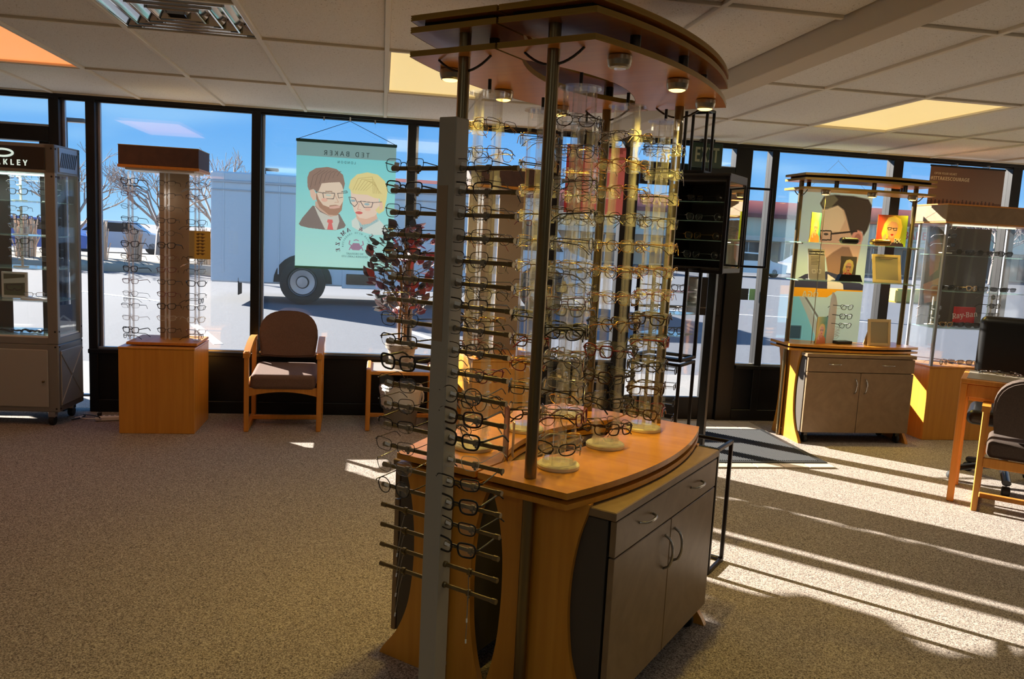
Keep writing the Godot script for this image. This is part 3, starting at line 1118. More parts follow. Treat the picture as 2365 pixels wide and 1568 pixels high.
# ---------------------------------------------------------------- grey pillar with rods
func build_pillar() -> void:
	var u := Vector3(0.6635, 0, -0.748)
	var vv := Vector3(0.748, 0, 0.6635)
	var turn := deg_to_rad(48.43)       # local x = u, local z = vv
	var c := PILLAR
	var t := thing("rod_pillar", "slim square grey pillar with rows of metal rods carrying eyeglasses", "display rack", c, turn)
	part("post", bx(Vector3(0, 0.91, 0), Vector3(0.055, 1.82, 0.055), 0.002), M.pillar, t)
	part("foot", bx(Vector3(0, 0.006, 0), Vector3(0.16, 0.012, 0.3), 0.003), M.pillar, t)
	part("lens_slot", bx(Vector3(-0.0278, 1.45, -0.006), Vector3(0.002, 0.4, 0.03), 0), M.tan, t)
	var rod := MB.new()
	rod.X = Transform3D(Basis(Vector3.RIGHT, PI / 2), Vector3.ZERO)
	rod.lathe([Vector2(0.0085, 0.0), Vector2(0.0085, 0.006), Vector2(0.0058, 0.008), Vector2(0.0058, 0.155), Vector2(0.0072, 0.157), Vector2(0.0072, 0.172), Vector2(0, 0.172)], 14)
	var rm := rod.mesh()
	var ring := MB.new()
	ring.X = Transform3D(Basis(Vector3.RIGHT, PI / 2), Vector3(0, 0, 0.085))
	ring.lathe([Vector2(0.0058, -0.005), Vector2(0.0095, -0.005), Vector2(0.0095, 0.005), Vector2(0.0058, 0.005)], 14)
	ring.box(Vector3(0.0, 0, 0.011), Vector3(0.006, 0.006, 0.006), 0.001)
	var cm := ring.mesh()
	rng.seed = 77
	for s in [1, -1]:
		for k in 20:
			var y := 1.695 - k * 0.0585
			var r := part("rod", rm, M.brass, t)
			r.transform = Transform3D(Basis(Vector3.UP, 0.0 if s > 0 else PI), Vector3(0, y, s * 0.0275))
			part("collar", cm, M.brass, r)
			var n := 18 if s > 0 else 16
			if k >= n:
				if s < 0 or k > 17:
					var w := part("tag_string", MB.new().tube(PackedVector3Array([Vector3(-0.006, y - 0.01, s * 0.112), Vector3(-0.012, y - 0.05, s * 0.118), Vector3(-0.02, y - 0.12, s * 0.122)]), 0.0012, 5).mesh(), M.silver, t)
					part("string_tip", MB.new().bar(Vector3(-0.02, y - 0.12, s * 0.122), Vector3(-0.021, y - 0.13, s * 0.123), 0.0024, 6).mesh(), M.white, w)
				continue
			# front plane faces -u; bridge sits over the rod's inner end
			var b := Basis(Vector3.UP, -PI / 2 + turn) * Basis(Vector3.UP, rng.randf_range(-0.13, 0.08) + (0.1 if k > 9 else 0.0)) * Basis(Vector3.RIGHT, rng.randf_range(-0.06, 0.06) + (0.07 if k > 8 else -0.04)) * Basis(Vector3.BACK, rng.randf_range(-0.05, 0.03))
			var shape: int = [6, 3, 6, 6, 7, 6, 3, 6, 7, 6, 5, 1, 1, 7, 0, 1, 0, 1][k] if s > 0 else [6, 3, 6, 6, 3, 7, 6, 6, 3, 1, 7, 7, 3, 6, 7, 5][k]
			var tint: int = [2, 0, 2, 2, 1, 0, 2, 0, 1, 0, 0, 1, 0, 7, 0, 0, 0, 0][k] if s > 0 else [2, 2, 2, 0, 1, 2, 4, 0, 2, 0, 1, 2, 2, 2, 4, 2][k]
			var pos = c + vv * (s * (0.0275 + (0.045 if s > 0 else 0.118))) - u * (0.02) + Vector3(0, y + 0.006, 0)
			glasses(shape, tint, Transform3D(b, pos), "%s on grey pillar's %s rods" % [ordinal(k), "counter-side" if s > 0 else "chair-side"], "eyeglasses on the pillar rods", "lens", false, rng.randf() < 0.75)


const PILLAR := Vector3(0.174, 0, -2.09)


# ---------------------------------------------------------------- left: tall case, box display, chair, table, plant
const LOGO := 0.245


func build_grey_case() -> void:
	# front right corner at (-2.29, -6.10); its side runs to the window wall, slightly splayed
	var turn := deg_to_rad(-4.0)
	var t := thing("display_case", "tall grey metal display case on casters with lit glass shelves and oval logo", "display case", Vector3(-2.789, 0, -6.345), turn)
	var w := 1.1
	var d := 0.40
	for sx in [-1.0, 1.0]:
		for sz in [-1.0, 1.0]:
			part("corner_post", bx(Vector3(sx * (w / 2 - 0.035), 1.30, sz * (d / 2 - 0.02)), Vector3(0.07, 1.40, 0.04), 0.004), M.oak_metal, t)
	part("lower_cabinet", bx(Vector3(0, 0.35, 0), Vector3(w, 0.49, d), 0.006), M.oak_metal, t)
	part("divider", bx(Vector3(0, 0.62, 0), Vector3(w - 0.004, 0.05, d - 0.004), 0.004), M.oak_metal, t)
	part("hood", bx(Vector3(0, 1.90, 0), Vector3(w, 0.2, d), 0.004), M.oak_metal, t)
	var door := part("door", bx(Vector3(-0.01, 0.35, d / 2 + 0.004), Vector3(w - 0.12, 0.42, 0.012), 0.01), M.oak_panel, t)
	for y in [0.26, 0.42]:
		part("door_rib", bx(Vector3(-0.06, y, d / 2 + 0.011), Vector3(0.42, 0.012, 0.005), 0.002), M.oak_panel, door)
	part("knob", MB.new().rbox(Vector3(w / 2 - 0.1, 0.33, d / 2 + 0.018), Vector3(0.016, 0.016, 0.02), 0.006).mesh(), M.brass, door)
	var side := part("side_panel", bx(Vector3(w / 2 + 0.003, 0.35, 0), Vector3(0.008, 0.4, d - 0.06), 0.003), M.oak_panel, t)
	for s in [-1.0, 1.0]:
		var m := MB.new()
		m.X = Transform3D(Basis(Vector3.RIGHT, s * 0.82), Vector3(w / 2 + 0.009, 0.35, 0))
		part("cross_rib", m.box(Vector3.ZERO, Vector3(0.006, 0.018, 0.5), 0.002).mesh(), M.oak_panel, side)
	var name_plate := part("name_plate", bx(Vector3(-0.01, 1.9, d / 2 + 0.004), Vector3(w - 0.1, 0.15, 0.01), 0.003), mat(rgb(52, 46, 42), 0.5, 0.3), t)
	var lit := emit(rgb(205, 225, 215), 0.8)
	words("O A K L E Y", 0.053, lit, name_plate, Vector3(LOGO, 1.862, d / 2 + 0.0105), false, 0, 0, false, true)
	var ring := PackedVector3Array()
	for k in 28:
		ring.append(Vector3(LOGO - 0.03 + cos(TAU * k / 28) * 0.068, 1.925 + sin(TAU * k / 28) * 0.024, d / 2 + 0.0105))
	part("oval_logo", MB.new().tube(ring, 0.008, 6, true).mesh(), lit, name_plate)
	var vent := part("vent_plate", bx(Vector3(w / 2 + 0.003, 1.9, 0.0), Vector3(0.008, 0.17, d - 0.12), 0.003), M.alu, t)
	for k in 9:
		var m := MB.new()
		m.X = Transform3D(Basis(Vector3.RIGHT, -0.35), Vector3(w / 2 + 0.0075, 1.9, -0.112 + k * 0.028))
		part("vent_slot", m.box(Vector3.ZERO, Vector3(0.003, 0.11, 0.011), 0).mesh(), M.black, vent)
	for y in [0.66, 0.9, 1.13, 1.36, 1.6]:
		part("glass_shelf", bx(Vector3(0, y, 0), Vector3(w - 0.05, 0.007, d - 0.03), 0.001), M.shelf, t)
	part("display_floor", bx(Vector3(0, 0.65, 0), Vector3(w - 0.02, 0.012, d - 0.02), 0.001), M.white, t)
	part("front_pane", bx(Vector3(0, 1.21, d / 2 - 0.012), Vector3(w - 0.14, 1.18, 0.005), 0), M.pane, t)
	part("side_pane", bx(Vector3(w / 2 - 0.012, 1.21, 0), Vector3(0.005, 1.18, d - 0.08), 0), M.pane, t)
	part("light_strip", bx(Vector3(0, 1.79, 0.05), Vector3(w - 0.16, 0.012, 0.04), 0.002), emit(Color(0.92, 1.0, 0.97), 1.5), t, "white lamp strip")
	var al := AreaLight3D.new()
	al.name = "strip_glow"
	t.add_child(al)
	al.area_size = Vector2(0.5, 0.05)
	al.position = Vector3(0, 1.775, 0.05)
	al.rotation_degrees.x = -90
	al.light_color = Color(0.92, 1.0, 0.97)
	al.light_energy = 0.35
	al.area_range = 5.0
	al.shadow_enabled = true
	for sx in [-1.0, 1.0]:
		for y in [0.13, 0.58, 0.69, 1.78, 1.97]:
			part("bolt", MB.new().rbox(Vector3(sx * (w / 2 - 0.02), y, d / 2 + 0.001), Vector3(0.012, 0.012, 0.006), 0.003, 8).mesh(), M.black, t)
			if sx > 0:
				for z in [-1.0, 1.0]:
					part("bolt", MB.new().rbox(Vector3(w / 2 + 0.001, y, z * (d / 2 - 0.02)), Vector3(0.006, 0.012, 0.012), 0.003, 8).mesh(), M.black, t)
	for sx in [-1.0, 1.0]:
		for sz in [-1.0, 1.0]:
			var cm := MB.new()
			cm.X = Transform3D(Basis(Vector3.FORWARD, PI / 2), Vector3(sx * (w / 2 - 0.07), 0.036, sz * (d / 2 - 0.05)))
			cm.lathe([Vector2(0, -0.016), Vector2(0.034, -0.016), Vector2(0.036, -0.01), Vector2(0.036, 0.01), Vector2(0.034, 0.016), Vector2(0, 0.016)], 18)
			var wheel := part("caster", cm.mesh(), M.rubber, t)
			part("caster_fork", MB.new().box(Vector3(sx * (w / 2 - 0.07), 0.082, sz * (d / 2 - 0.05)), Vector3(0.05, 0.05, 0.05), 0.006).mesh(), M.silver, wheel)
	part("back_panel", bx(Vector3(-0.24, 1.22, -d / 2 + 0.02), Vector3(0.6, 1.16, 0.012), 0.001), M.dark_gap, t)
	var X := t.transform * Transform3D(Basis.IDENTITY, Vector3(0.17, 0, 0))
	# what stands on the shelves
	var shelf_words := ["lit case floor", "lowest glass shelf of the grey case", "second glass shelf of the grey case", "third glass shelf of the grey case", "top glass shelf of the grey case"]
	var ys := [0.665, 0.907, 1.137, 1.367, 1.607]
	for a in [[2, 0.06, 3, true], [3, 0.06, 3, true], [4, 0.06, 3, true], [2, 0.27, 2, false], [3, 0.26, 2, false], [4, 0.27, 2, false]]:
		var rs := thing("eyewear_riser", "white stepped eyewear riser, %s side of the %s" % ["inner" if a[3] else "bolted corner", shelf_words[a[0]]], "display riser", X * Vector3(a[1], ys[a[0]] - 0.003, 0.03), turn, "")
		var rm := MB.new()
		rm.box(Vector3(0, 0.1, -0.02), Vector3(0.016, 0.2, 0.006), 0.001)
		rm.lathe([Vector2(0, 0), Vector2(0.05, 0), Vector2(0.05, 0.006), Vector2(0, 0.006)], 20)
		for k in a[2]:
			rm.box(Vector3(0, 0.05 + k * 0.06, 0), Vector3(0.02, 0.01, 0.04), 0.002)
		part("riser_post", rm.mesh(), M.white, rs)
		for k in a[2]:
			glasses([0, 1, 3][(k + int(a[0])) % 3], [4, 0, 2][(k + int(a[0])) % 3] if a[3] else [0, 0, 7][(k + int(a[0])) % 3], X * Transform3D(Basis(Vector3.UP, 0.25), Vector3(a[1], ys[a[0]] + 0.062 + k * 0.06, 0.055)), "on %s riser, %s, %s" % ["inner" if a[3] else "corner", shelf_words[a[0]].replace(" glass shelf of the grey case", " shelf of grey case"), ["bottom", "middle", "top"][k]], "eyeglasses in the grey case", "lens")
	var im := Image.create(96, 128, false, Image.FORMAT_RGB8)
	im.fill(rgb(34, 40, 44))
	ell(im, 48, 20, 12, 5, rgb(190, 200, 200)); ell(im, 48, 20, 8, 2.6, rgb(34, 40, 44))
	stroke(im, [22, 70, 22, 56, 38, 52, 52, 56, 84, 60], 4, rgb(180, 196, 196)); stroke(im, [16, 90, 60, 96, 80, 84], 4, rgb(170, 190, 190)); ell(im, 34, 66, 13, 9, rgb(120, 136, 138))
	var card := thing("logo_card", "black card with small oval logo and pale glasses, top shelf of the grey case", "sign card", X * Vector3(0.23, 1.605, -0.1), turn)
	part("card", sheet(0.16, 0.17), print_mat(im), card)
	var im2 := Image.create(96, 112, false, Image.FORMAT_RGB8)
	im2.fill(rgb(206, 208, 200))
	im2.fill_rect(Rect2i(6, 6, 84, 96), rgb(70, 84, 58))
	poly(im2, [6, 30, 90, 20, 90, 44, 6, 50], rgb(196, 206, 196)); stroke(im2, [16, 56, 80, 52, 78, 74, 56, 80, 48, 70, 40, 80, 18, 76, 16, 56], 5, rgb(36, 40, 36))
	var pic := thing("framed_picture", "small white framed picture of goggles over a green field in the grey case", "picture", X * Vector3(0.02, 0.91, 0.05), turn)
	part("frame", bx(Vector3(0, 0.09, -0.006), Vector3(0.18, 0.19, 0.01), 0.003), M.white, pic)
	part("print", sheet(0.165, 0.18), print_mat(im2), pic)
	var plate := thing("display_plate", "round clear display disc under silver glasses in the grey case", "display stand", X * Vector3(0.18, 0.905, 0.07), turn)
	part("disc", MB.new().lathe([Vector2(0, 0), Vector2(0.1, 0), Vector2(0.1, 0.012), Vector2(0, 0.012)], 28).mesh(), M.white, plate)
	glasses(0, 4, X * Transform3D(Basis(Vector3.UP, 0.3), Vector3(0.18, 0.94, 0.1)), "lying on the round disc in the grey case", "eyeglasses in the grey case")
	var cord := PackedVector3Array()
	for k in 40:
		cord.append(X * Vector3(-0.1 + k * 0.01 + sin(k * 0.9) * 0.02, 0.668 + absf(sin(k * 0.7)) * 0.012, 0.08 + cos(k * 0.8) * 0.03))
	solo("lanyard", MB.new().tube(cord, 0.006, 6, false, 1.8).mesh(), M.black, "black cord lanyard heaped on the floor of the lit grey case", "lanyard")
	var im3 := Image.create(64, 64, false, Image.FORMAT_RGB8)
	im3.fill(rgb(46, 46, 48)); stroke(im3, [6, 40, 30, 26, 58, 40], 5, rgb(150, 160, 164)); stroke(im3, [10, 52, 50, 50], 4, rgb(110, 120, 124))
	var bookc := thing("brochure", "dark brochure leaning inside the side glass of the grey case", "brochure", X * Vector3(0.31, 0.66, -0.05), turn + 1.2)
	part("cover", sheet(0.16, 0.2), print_mat(im3), bookc)


func box_display(label: String, at: Vector3, turn: float, place: String, panels: Array, seed_: int, towers: Array) -> void:
	var t := thing("box_display", label, "display stand", at, turn)
	part("box", bx(Vector3(0, 0.305, 0), Vector3(0.51, 0.61, 0.48), 0.003), M.maple, t)
	part("box_top", bx(Vector3(0, 0.617, 0), Vector3(0.516, 0.014, 0.486), 0.003), M.maple, t)
	part("plinth", bx(Vector3(0.02, 0.642, -0.02), Vector3(0.48, 0.02, 0.40), 0.003), M.oak, t)
	part("header", bx(Vector3(0, 1.955, -0.02), Vector3(0.53, 0.13, 0.36), 0.002), M.header, t)
	part("header_trim", bx(Vector3(0, 1.88, -0.02), Vector3(0.54, 0.02, 0.37), 0.003), M.oak, t)
	part("header_trim", bx(Vector3(0, 2.022, -0.02), Vector3(0.535, 0.006, 0.365), 0.002), M.edge, t)
	part("header_base", bx(Vector3(0, 1.864, -0.02), Vector3(0.46, 0.014, 0.3), 0.002), M.white, t)
	for p in panels:
		part("back_panel", bx(Vector3(p, 1.255, -0.09), Vector3(0.205, 1.21, 0.018), 0.002), M.tan, t)
	rng.seed = seed_
	for q in towers:
		var tw := thing("acrylic_column", "slim clear acrylic eyeglasses column on %s, %s" % [place, q[2]], "display rack", t.transform * Vector3(q[0], 0.652, q[1]), turn, "")
		for s in [-1.0, 1.0]:
			part("upright", bx(Vector3(s * 0.013, 0.6, 0), Vector3(0.012, 1.2, 0.01), 0.001), M.column, tw)
		part("foot", MB.new().lathe([Vector2(0, 0.0), Vector2(0.03, 0.0), Vector2(0.03, 0.012), Vector2(0, 0.012)], 16).mesh(), M.clear, tw)
		for k in q[6]:
			var y: float = 1.78 - k * 1.144 / q[6]
			part("nose_clip", clip_shape, M.clip, tw).position = Vector3(0, y - 0.652, 0.006)
			if q[3].has(k):
				continue
			var b := Basis(Vector3.UP, turn + rng.randf_range(-0.2, 0.2) + q[4]) * Basis(Vector3.RIGHT, rng.randf_range(-0.15, 0.1))
			glasses([0, 0, 3, 2, 0, 1][rng.randi() % 6], [0, 1, 0, 2, 0, 5, 0][rng.randi() % 7] if k != 11 else 7, Transform3D(b, t.transform * Vector3(q[0], y, q[1] + 0.028)), "%s on %s, %s" % [ordinal(k), place, q[2]], "eyeglasses on the box displays")
			if q[5] and k % 3 == 0:
				glasses([0, 3, 2][rng.randi() % 3], [0, 4, 2][rng.randi() % 3], Transform3D(Basis(Vector3.UP, turn + PI / 2 * q[5] + rng.randf_range(-0.2, 0.2)), t.transform * Vector3(q[0] + 0.03 * q[5], y - 0.04, q[1])), "sideways, %s on %s, %s" % [ordinal(k), place, q[2]], "eyeglasses on the box displays")


func arm_chair(label: String, at: Vector3, turn: float, dark := false) -> Node3D:
	var t := thing("arm_chair", label, "chair", at, turn, "")
	var fab = M.fabric_dark if dark else M.fabric
	var w := 0.26
	# seat and back
	var sm := MB.new()
	sm.X = Transform3D(Basis(Vector3.RIGHT, 0.05), Vector3(0, 0.385, 0.015))
	part("seat", sm.rbox(Vector3.ZERO, Vector3(0.47, 0.115, 0.49), 0.035, 12).mesh(), fab, t)
	var bp := PackedVector2Array()
	for k in 5:
		bp.append(Vector2(-0.205 + 0.41 * k / 4.0, 0.0 - 0.012 * sin(PI * k / 4.0) + 0.012))
	for k in 17:
		var a := PI * k / 16.0
		var e := 2.6
		bp.append(Vector2(signf(cos(a)) * pow(absf(cos(a)), 2 / e) * 0.225, 0.16 + pow(sin(a), 2 / e) * 0.21))
	var bm := MB.new()
	bm.X = Transform3D(Basis(Vector3.RIGHT, -0.2), Vector3(0, 0.49, -0.215))
	bm.prism(bp, -0.025, 0.025)
	var inner := PackedVector2Array()
	for p in bp:
		inner.append(Vector2(p.x * 0.94, 0.18 + (p.y - 0.18) * 0.94))
	for z in [[0.025, 0.036], [-0.036, -0.025]]:
		bm.prism(inner, z[0], z[1])
	part("backrest", bm.mesh(), fab, t)
	for s in [-1.0, 1.0]:
		part("leg", bx(Vector3(s * w, 0.3, 0.235), Vector3(0.034, 0.6, 0.04), 0.005), M.oak, t)
		part("leg", bx(Vector3(s * w, 0.32, -0.235), Vector3(0.034, 0.64, 0.04), 0.005), M.oak, t)
		var ap := PackedVector2Array()
		for k in 15:
			var u := k / 14.0
			ap.append(Vector2(lerpf(0.262, -0.262, u), 0.588 + 0.075 * sin(u * PI * 0.62)))
		for k in 15:
			var u := 1 - k / 14.0
			ap.append(Vector2(lerpf(0.262, -0.262, u), 0.553 + 0.075 * sin(u * PI * 0.62)))
		var am := MB.new()
		am.X = Transform3D(Basis(Vector3(0, 0, 1), Vector3(0, 1, 0), Vector3(-1, 0, 0)), Vector3(s * w, 0, 0))
		part("armrest", am.prism(ap, -0.023, 0.023).mesh(), M.oak, t)
		part("foot_rail", bx(Vector3(s * w, 0.02, 0), Vector3(0.034, 0.04, 0.44), 0.005), M.oak, t)
		part("side_rail", bx(Vector3(s * w, 0.335, 0), Vector3(0.024, 0.05, 0.44), 0.004), M.oak, t)
	var fp := PackedVector2Array()
	fp.append(Vector2(-0.245, 0.33)); fp.append(Vector2(0.245, 0.33))
	for k in 15:
		var u := 1 - 2 * k / 14.0
		fp.append(Vector2(u * 0.245, 0.265 + 0.035 * (1 - u * u)))
	part("apron", MB.new().prism(fp, 0.215, 0.24).mesh(), M.oak, t)
	part("apron", bx(Vector3(0, 0.31, -0.235), Vector3(0.49, 0.06, 0.024), 0.004), M.oak, t)
	part("stretcher", bx(Vector3(0, 0.05, -0.02), Vector3(0.49, 0.032, 0.028), 0.004), M.oak, t)
	return t


func build_table_corner() -> void:
	var t := thing("side_table", "small light wood side table under the red-leaved plant", "table", Vector3(0.18, 0, -6.28), 0.0)
	part("tabletop", bx(Vector3(0, 0.452, 0), Vector3(0.48, 0.026, 0.44), 0.004), M.oak, t)
	part("top_inlay", bx(Vector3(0, 0.466, 0), Vector3(0.43, 0.003, 0.4), 0.001), mat(rgb(168, 160, 150), 0.3), t)
	for s in [-1.0, 1.0]:
		for z in [-1.0, 1.0]:
			part("leg", MB.new().box(Vector3(s * 0.245, 0.24, z * 0.2), Vector3(0.034, 0.48, 0.036), 0.008).mesh(), M.oak, t)
		part("side_rail", bx(Vector3(s * 0.245, 0.465, 0), Vector3(0.034, 0.03, 0.4), 0.006), M.oak, t)
		part("foot_rail", bx(Vector3(s * 0.245, 0.03, 0), Vector3(0.03, 0.036, 0.37), 0.004), M.oak, t)
	part("stretcher", bx(Vector3(0, 0.08, 0), Vector3(0.47, 0.03, 0.03), 0.004), M.oak, t)
	# bin
	var b := thing("waste_bin", "grey waste bin lined with a crumpled white plastic bag below the side table", "bin", Vector3(0.19, 0.0, -6.3))
	part("bucket", MB.new().lathe([Vector2(0, 0), Vector2(0.125, 0), Vector2(0.15, 0.3), Vector2(0.145, 0.3), Vector2(0.12, 0.01), Vector2(0, 0.01)], 28).mesh(), mat(rgb(120, 112, 100), 0.6), b)
	var bag := MB.new()
	var rings: Array = []
	for i in 8:
		var row: Array = []
		for k in 40:
			var a := TAU * k / 40
			var wob := sin(k * 3.1 + i * 1.7) * 0.005 + sin(k * 5.3 + i) * 0.004
			var y: float = [0.31, 0.325, 0.32, 0.29, 0.25, 0.21, 0.18, 0.16][i]
			var r: float = [0.13, 0.145, 0.163, 0.17, 0.166, 0.16, 0.158, 0.152][i] + wob * minf(1, i * 0.4)
			row.append(Vector3(cos(a) * r, y + wob * (2.0 if i == 7 else 0.6), sin(a) * r))
		rings.append(row)
	for i in 7:
		for k in 40:
			var l := (k + 1) % 40
			var a: Vector3 = rings[i][k]
			var c: Vector3 = rings[i][l]
			var nn := Vector3(a.x + c.x, 0.0 if i > 2 else 0.2, a.z + c.z).normalized()
			bag.squad(a, c, rings[i + 1][l], rings[i + 1][k], nn, nn, nn, nn)
	var bm := mat(rgb(216, 214, 208), 0.4)
	bm.backlight_enabled = true
	bm.backlight = Color(0.3, 0.3, 0.3)
	part("bag", bag.mesh(), bm, b)
	part("bag_knot", MB.new().tube(PackedVector3Array([Vector3(0.15, 0.29, 0.07), Vector3(0.17, 0.27, 0.08), Vector3(0.172, 0.23, 0.08), Vector3(0.165, 0.2, 0.08)]), 0.008, 6).mesh(), bm, b)
	# plant
	var p := thing("potted_plant", "bushy plant with crimson and dark leaves in a pale weathered pot", "plant", Vector3(0.18, 0.4675, -6.26))
	part("pot", MB.new().lathe([Vector2(0, 0), Vector2(0.085, 0), Vector2(0.108, 0.15), Vector2(0.125, 0.155), Vector2(0.128, 0.19), Vector2(0.115, 0.19), Vector2(0.112, 0.16), Vector2(0, 0.16)], 30).mesh(), tri_map(mat(Color.WHITE, 0.8), noise_tex(128, 0.05, rgb(120, 100, 84), rgb(190, 182, 170), 4, 31), 0.4, false), p)
	part("moss", MB.new().lathe([Vector2(0.112, 0.165), Vector2(0.06, 0.18), Vector2(0, 0.183)], 20).mesh(), M.fabric_dark, p)
	var bark := mat(rgb(150, 112, 76), 0.8)
	var st := MB.new()
	st.tube(PackedVector3Array([Vector3(-0.02, 0.16, 0), Vector3(-0.025, 0.35, 0.0), Vector3(-0.01, 0.55, 0.01), Vector3(-0.03, 0.8, 0.0)]), 0.011, 8)
	st.tube(PackedVector3Array([Vector3(0.02, 0.16, 0.01), Vector3(0.022, 0.38, 0.0), Vector3(0.03, 0.6, 0.0), Vector3(0.05, 0.88, 0.01)]), 0.016, 8)
	part("trunk", st.mesh(), bark, p)
	var leaf_meshes: Array = []
	for q in 3:
		var m := MB.new()
		var L: float = [0.075, 0.06, 0.09][q]
		var prev: Array = []
		for k in 7:
			var u := k / 6.0
			var hw: float = L * 0.37 * sin(PI * pow(u, 0.8)) * (1 if k < 6 else 0)
			var dz := -0.3 * L * u * u
			var cur := [Vector3(-hw, L * u, dz - hw * 0.2), Vector3(0, L * u, dz), Vector3(hw, L * u, dz - hw * 0.2)]
			if k > 0:
				m.squad(prev[0], prev[1], cur[1], cur[0], Vector3(-0.2, 0.2, 1), Vector3(0, 0.2, 1), Vector3(0, 0.4, 1), Vector3(-0.2, 0.4, 1))
				m.squad(prev[1], prev[2], cur[2], cur[1], Vector3(0, 0.2, 1), Vector3(0.2, 0.2, 1), Vector3(0.2, 0.4, 1), Vector3(0, 0.4, 1))
			prev = cur
		m.tube(PackedVector3Array([Vector3(0, -0.02, 0), Vector3(0, 0.004, 0)]), 0.0014, 4)
		leaf_meshes.append(m.mesh())
	var lm: Array = []
	for c in [rgb(70, 44, 40), rgb(52, 50, 38), rgb(150, 22, 42), rgb(120, 24, 40), rgb(196, 60, 40), rgb(84, 40, 40)]:
		var m := mat(c, 0.5)
		m.backlight_enabled = true
		m.backlight = Color(0.3, 0.3, 0.3)
		lm.append(m)
	rng.seed = 9
	var br := MB.new()
	for k in 296:
		var a := rng.randf() * TAU
		var hh := rng.randf()
		var y := 0.44 + hh * 0.66
		var rad := 0.29 * pow(sin(PI * clampf(0.12 + hh * 0.8, 0, 1)), 0.7) * pow(rng.randf(), 0.45)
		var pos := Vector3(cos(a) * rad, y, sin(a) * rad * 0.75)
		if k % 6 == 0:
			br.tube(PackedVector3Array([Vector3(0.02, y - 0.16, 0), Vector3(pos.x * 0.5, y - 0.05, pos.z * 0.5), pos]), 0.0025, 4)
		var dirv := Vector3(cos(a), rng.randf_range(-0.9, 0.3), sin(a)).normalized()
		var lb := Basis(Vector3.UP, -a + PI / 2) * Basis(Vector3.RIGHT, rng.randf_range(0.6, 2.3)) * Basis(Vector3.UP, rng.randf_range(-1.2, 1.2))
		var red := pos.x > 0.02 and rng.randf() < 0.55
		var o := part("leaf", leaf_meshes[rng.randi() % 3], lm[[2, 3, 2, 4][rng.randi() % 4] if red else [0, 1, 5, 1, 0, 3, 4][rng.randi() % 7]], p)
		o.transform = Transform3D(lb, pos)
	part("branches", br.mesh(), bark, p)
	# power strip and its cables
	var ps := thing("power_strip", "white power strip with a black plug on the carpet by the grey case", "power strip", Vector3(-1.96, 0, -6.32), 0.2)
	part("strip", bx(Vector3(0, 0.02, 0), Vector3(0.24, 0.036, 0.055), 0.008), M.white, ps)
	for k in 5:
		part("socket", bx(Vector3(-0.08 + k * 0.038, 0.0385, 0), Vector3(0.022, 0.003, 0.03), 0.001), mat(rgb(150, 148, 140), 0.5), ps)
	part("plug", bx(Vector3(-0.09, 0.052, 0), Vector3(0.03, 0.03, 0.03), 0.005), M.black, ps)
	var cs := [[M.white, "white looped power cable beside the power strip", 0.0045, 0.0], [M.black, "black power cable running from the plug to the grey case", 0.004, 0.02]]
	for q in cs:
		var pts := PackedVector3Array()
		for k in 30:
			var u := k / 29.0
			pts.append(Vector3(-2.04 - 0.22 * u + 0.04 * sin(u * 9), 0.006 + 0.03 * absf(sin(u * 5.0)) * (1 - u) + q[3] * (1 - u), -6.34 + 0.09 * sin(u * 6 + q[3] * 40) ))
		solo("power_cable", MB.new().tube(pts, q[2], 6).mesh(), q[0], q[1], "cable")


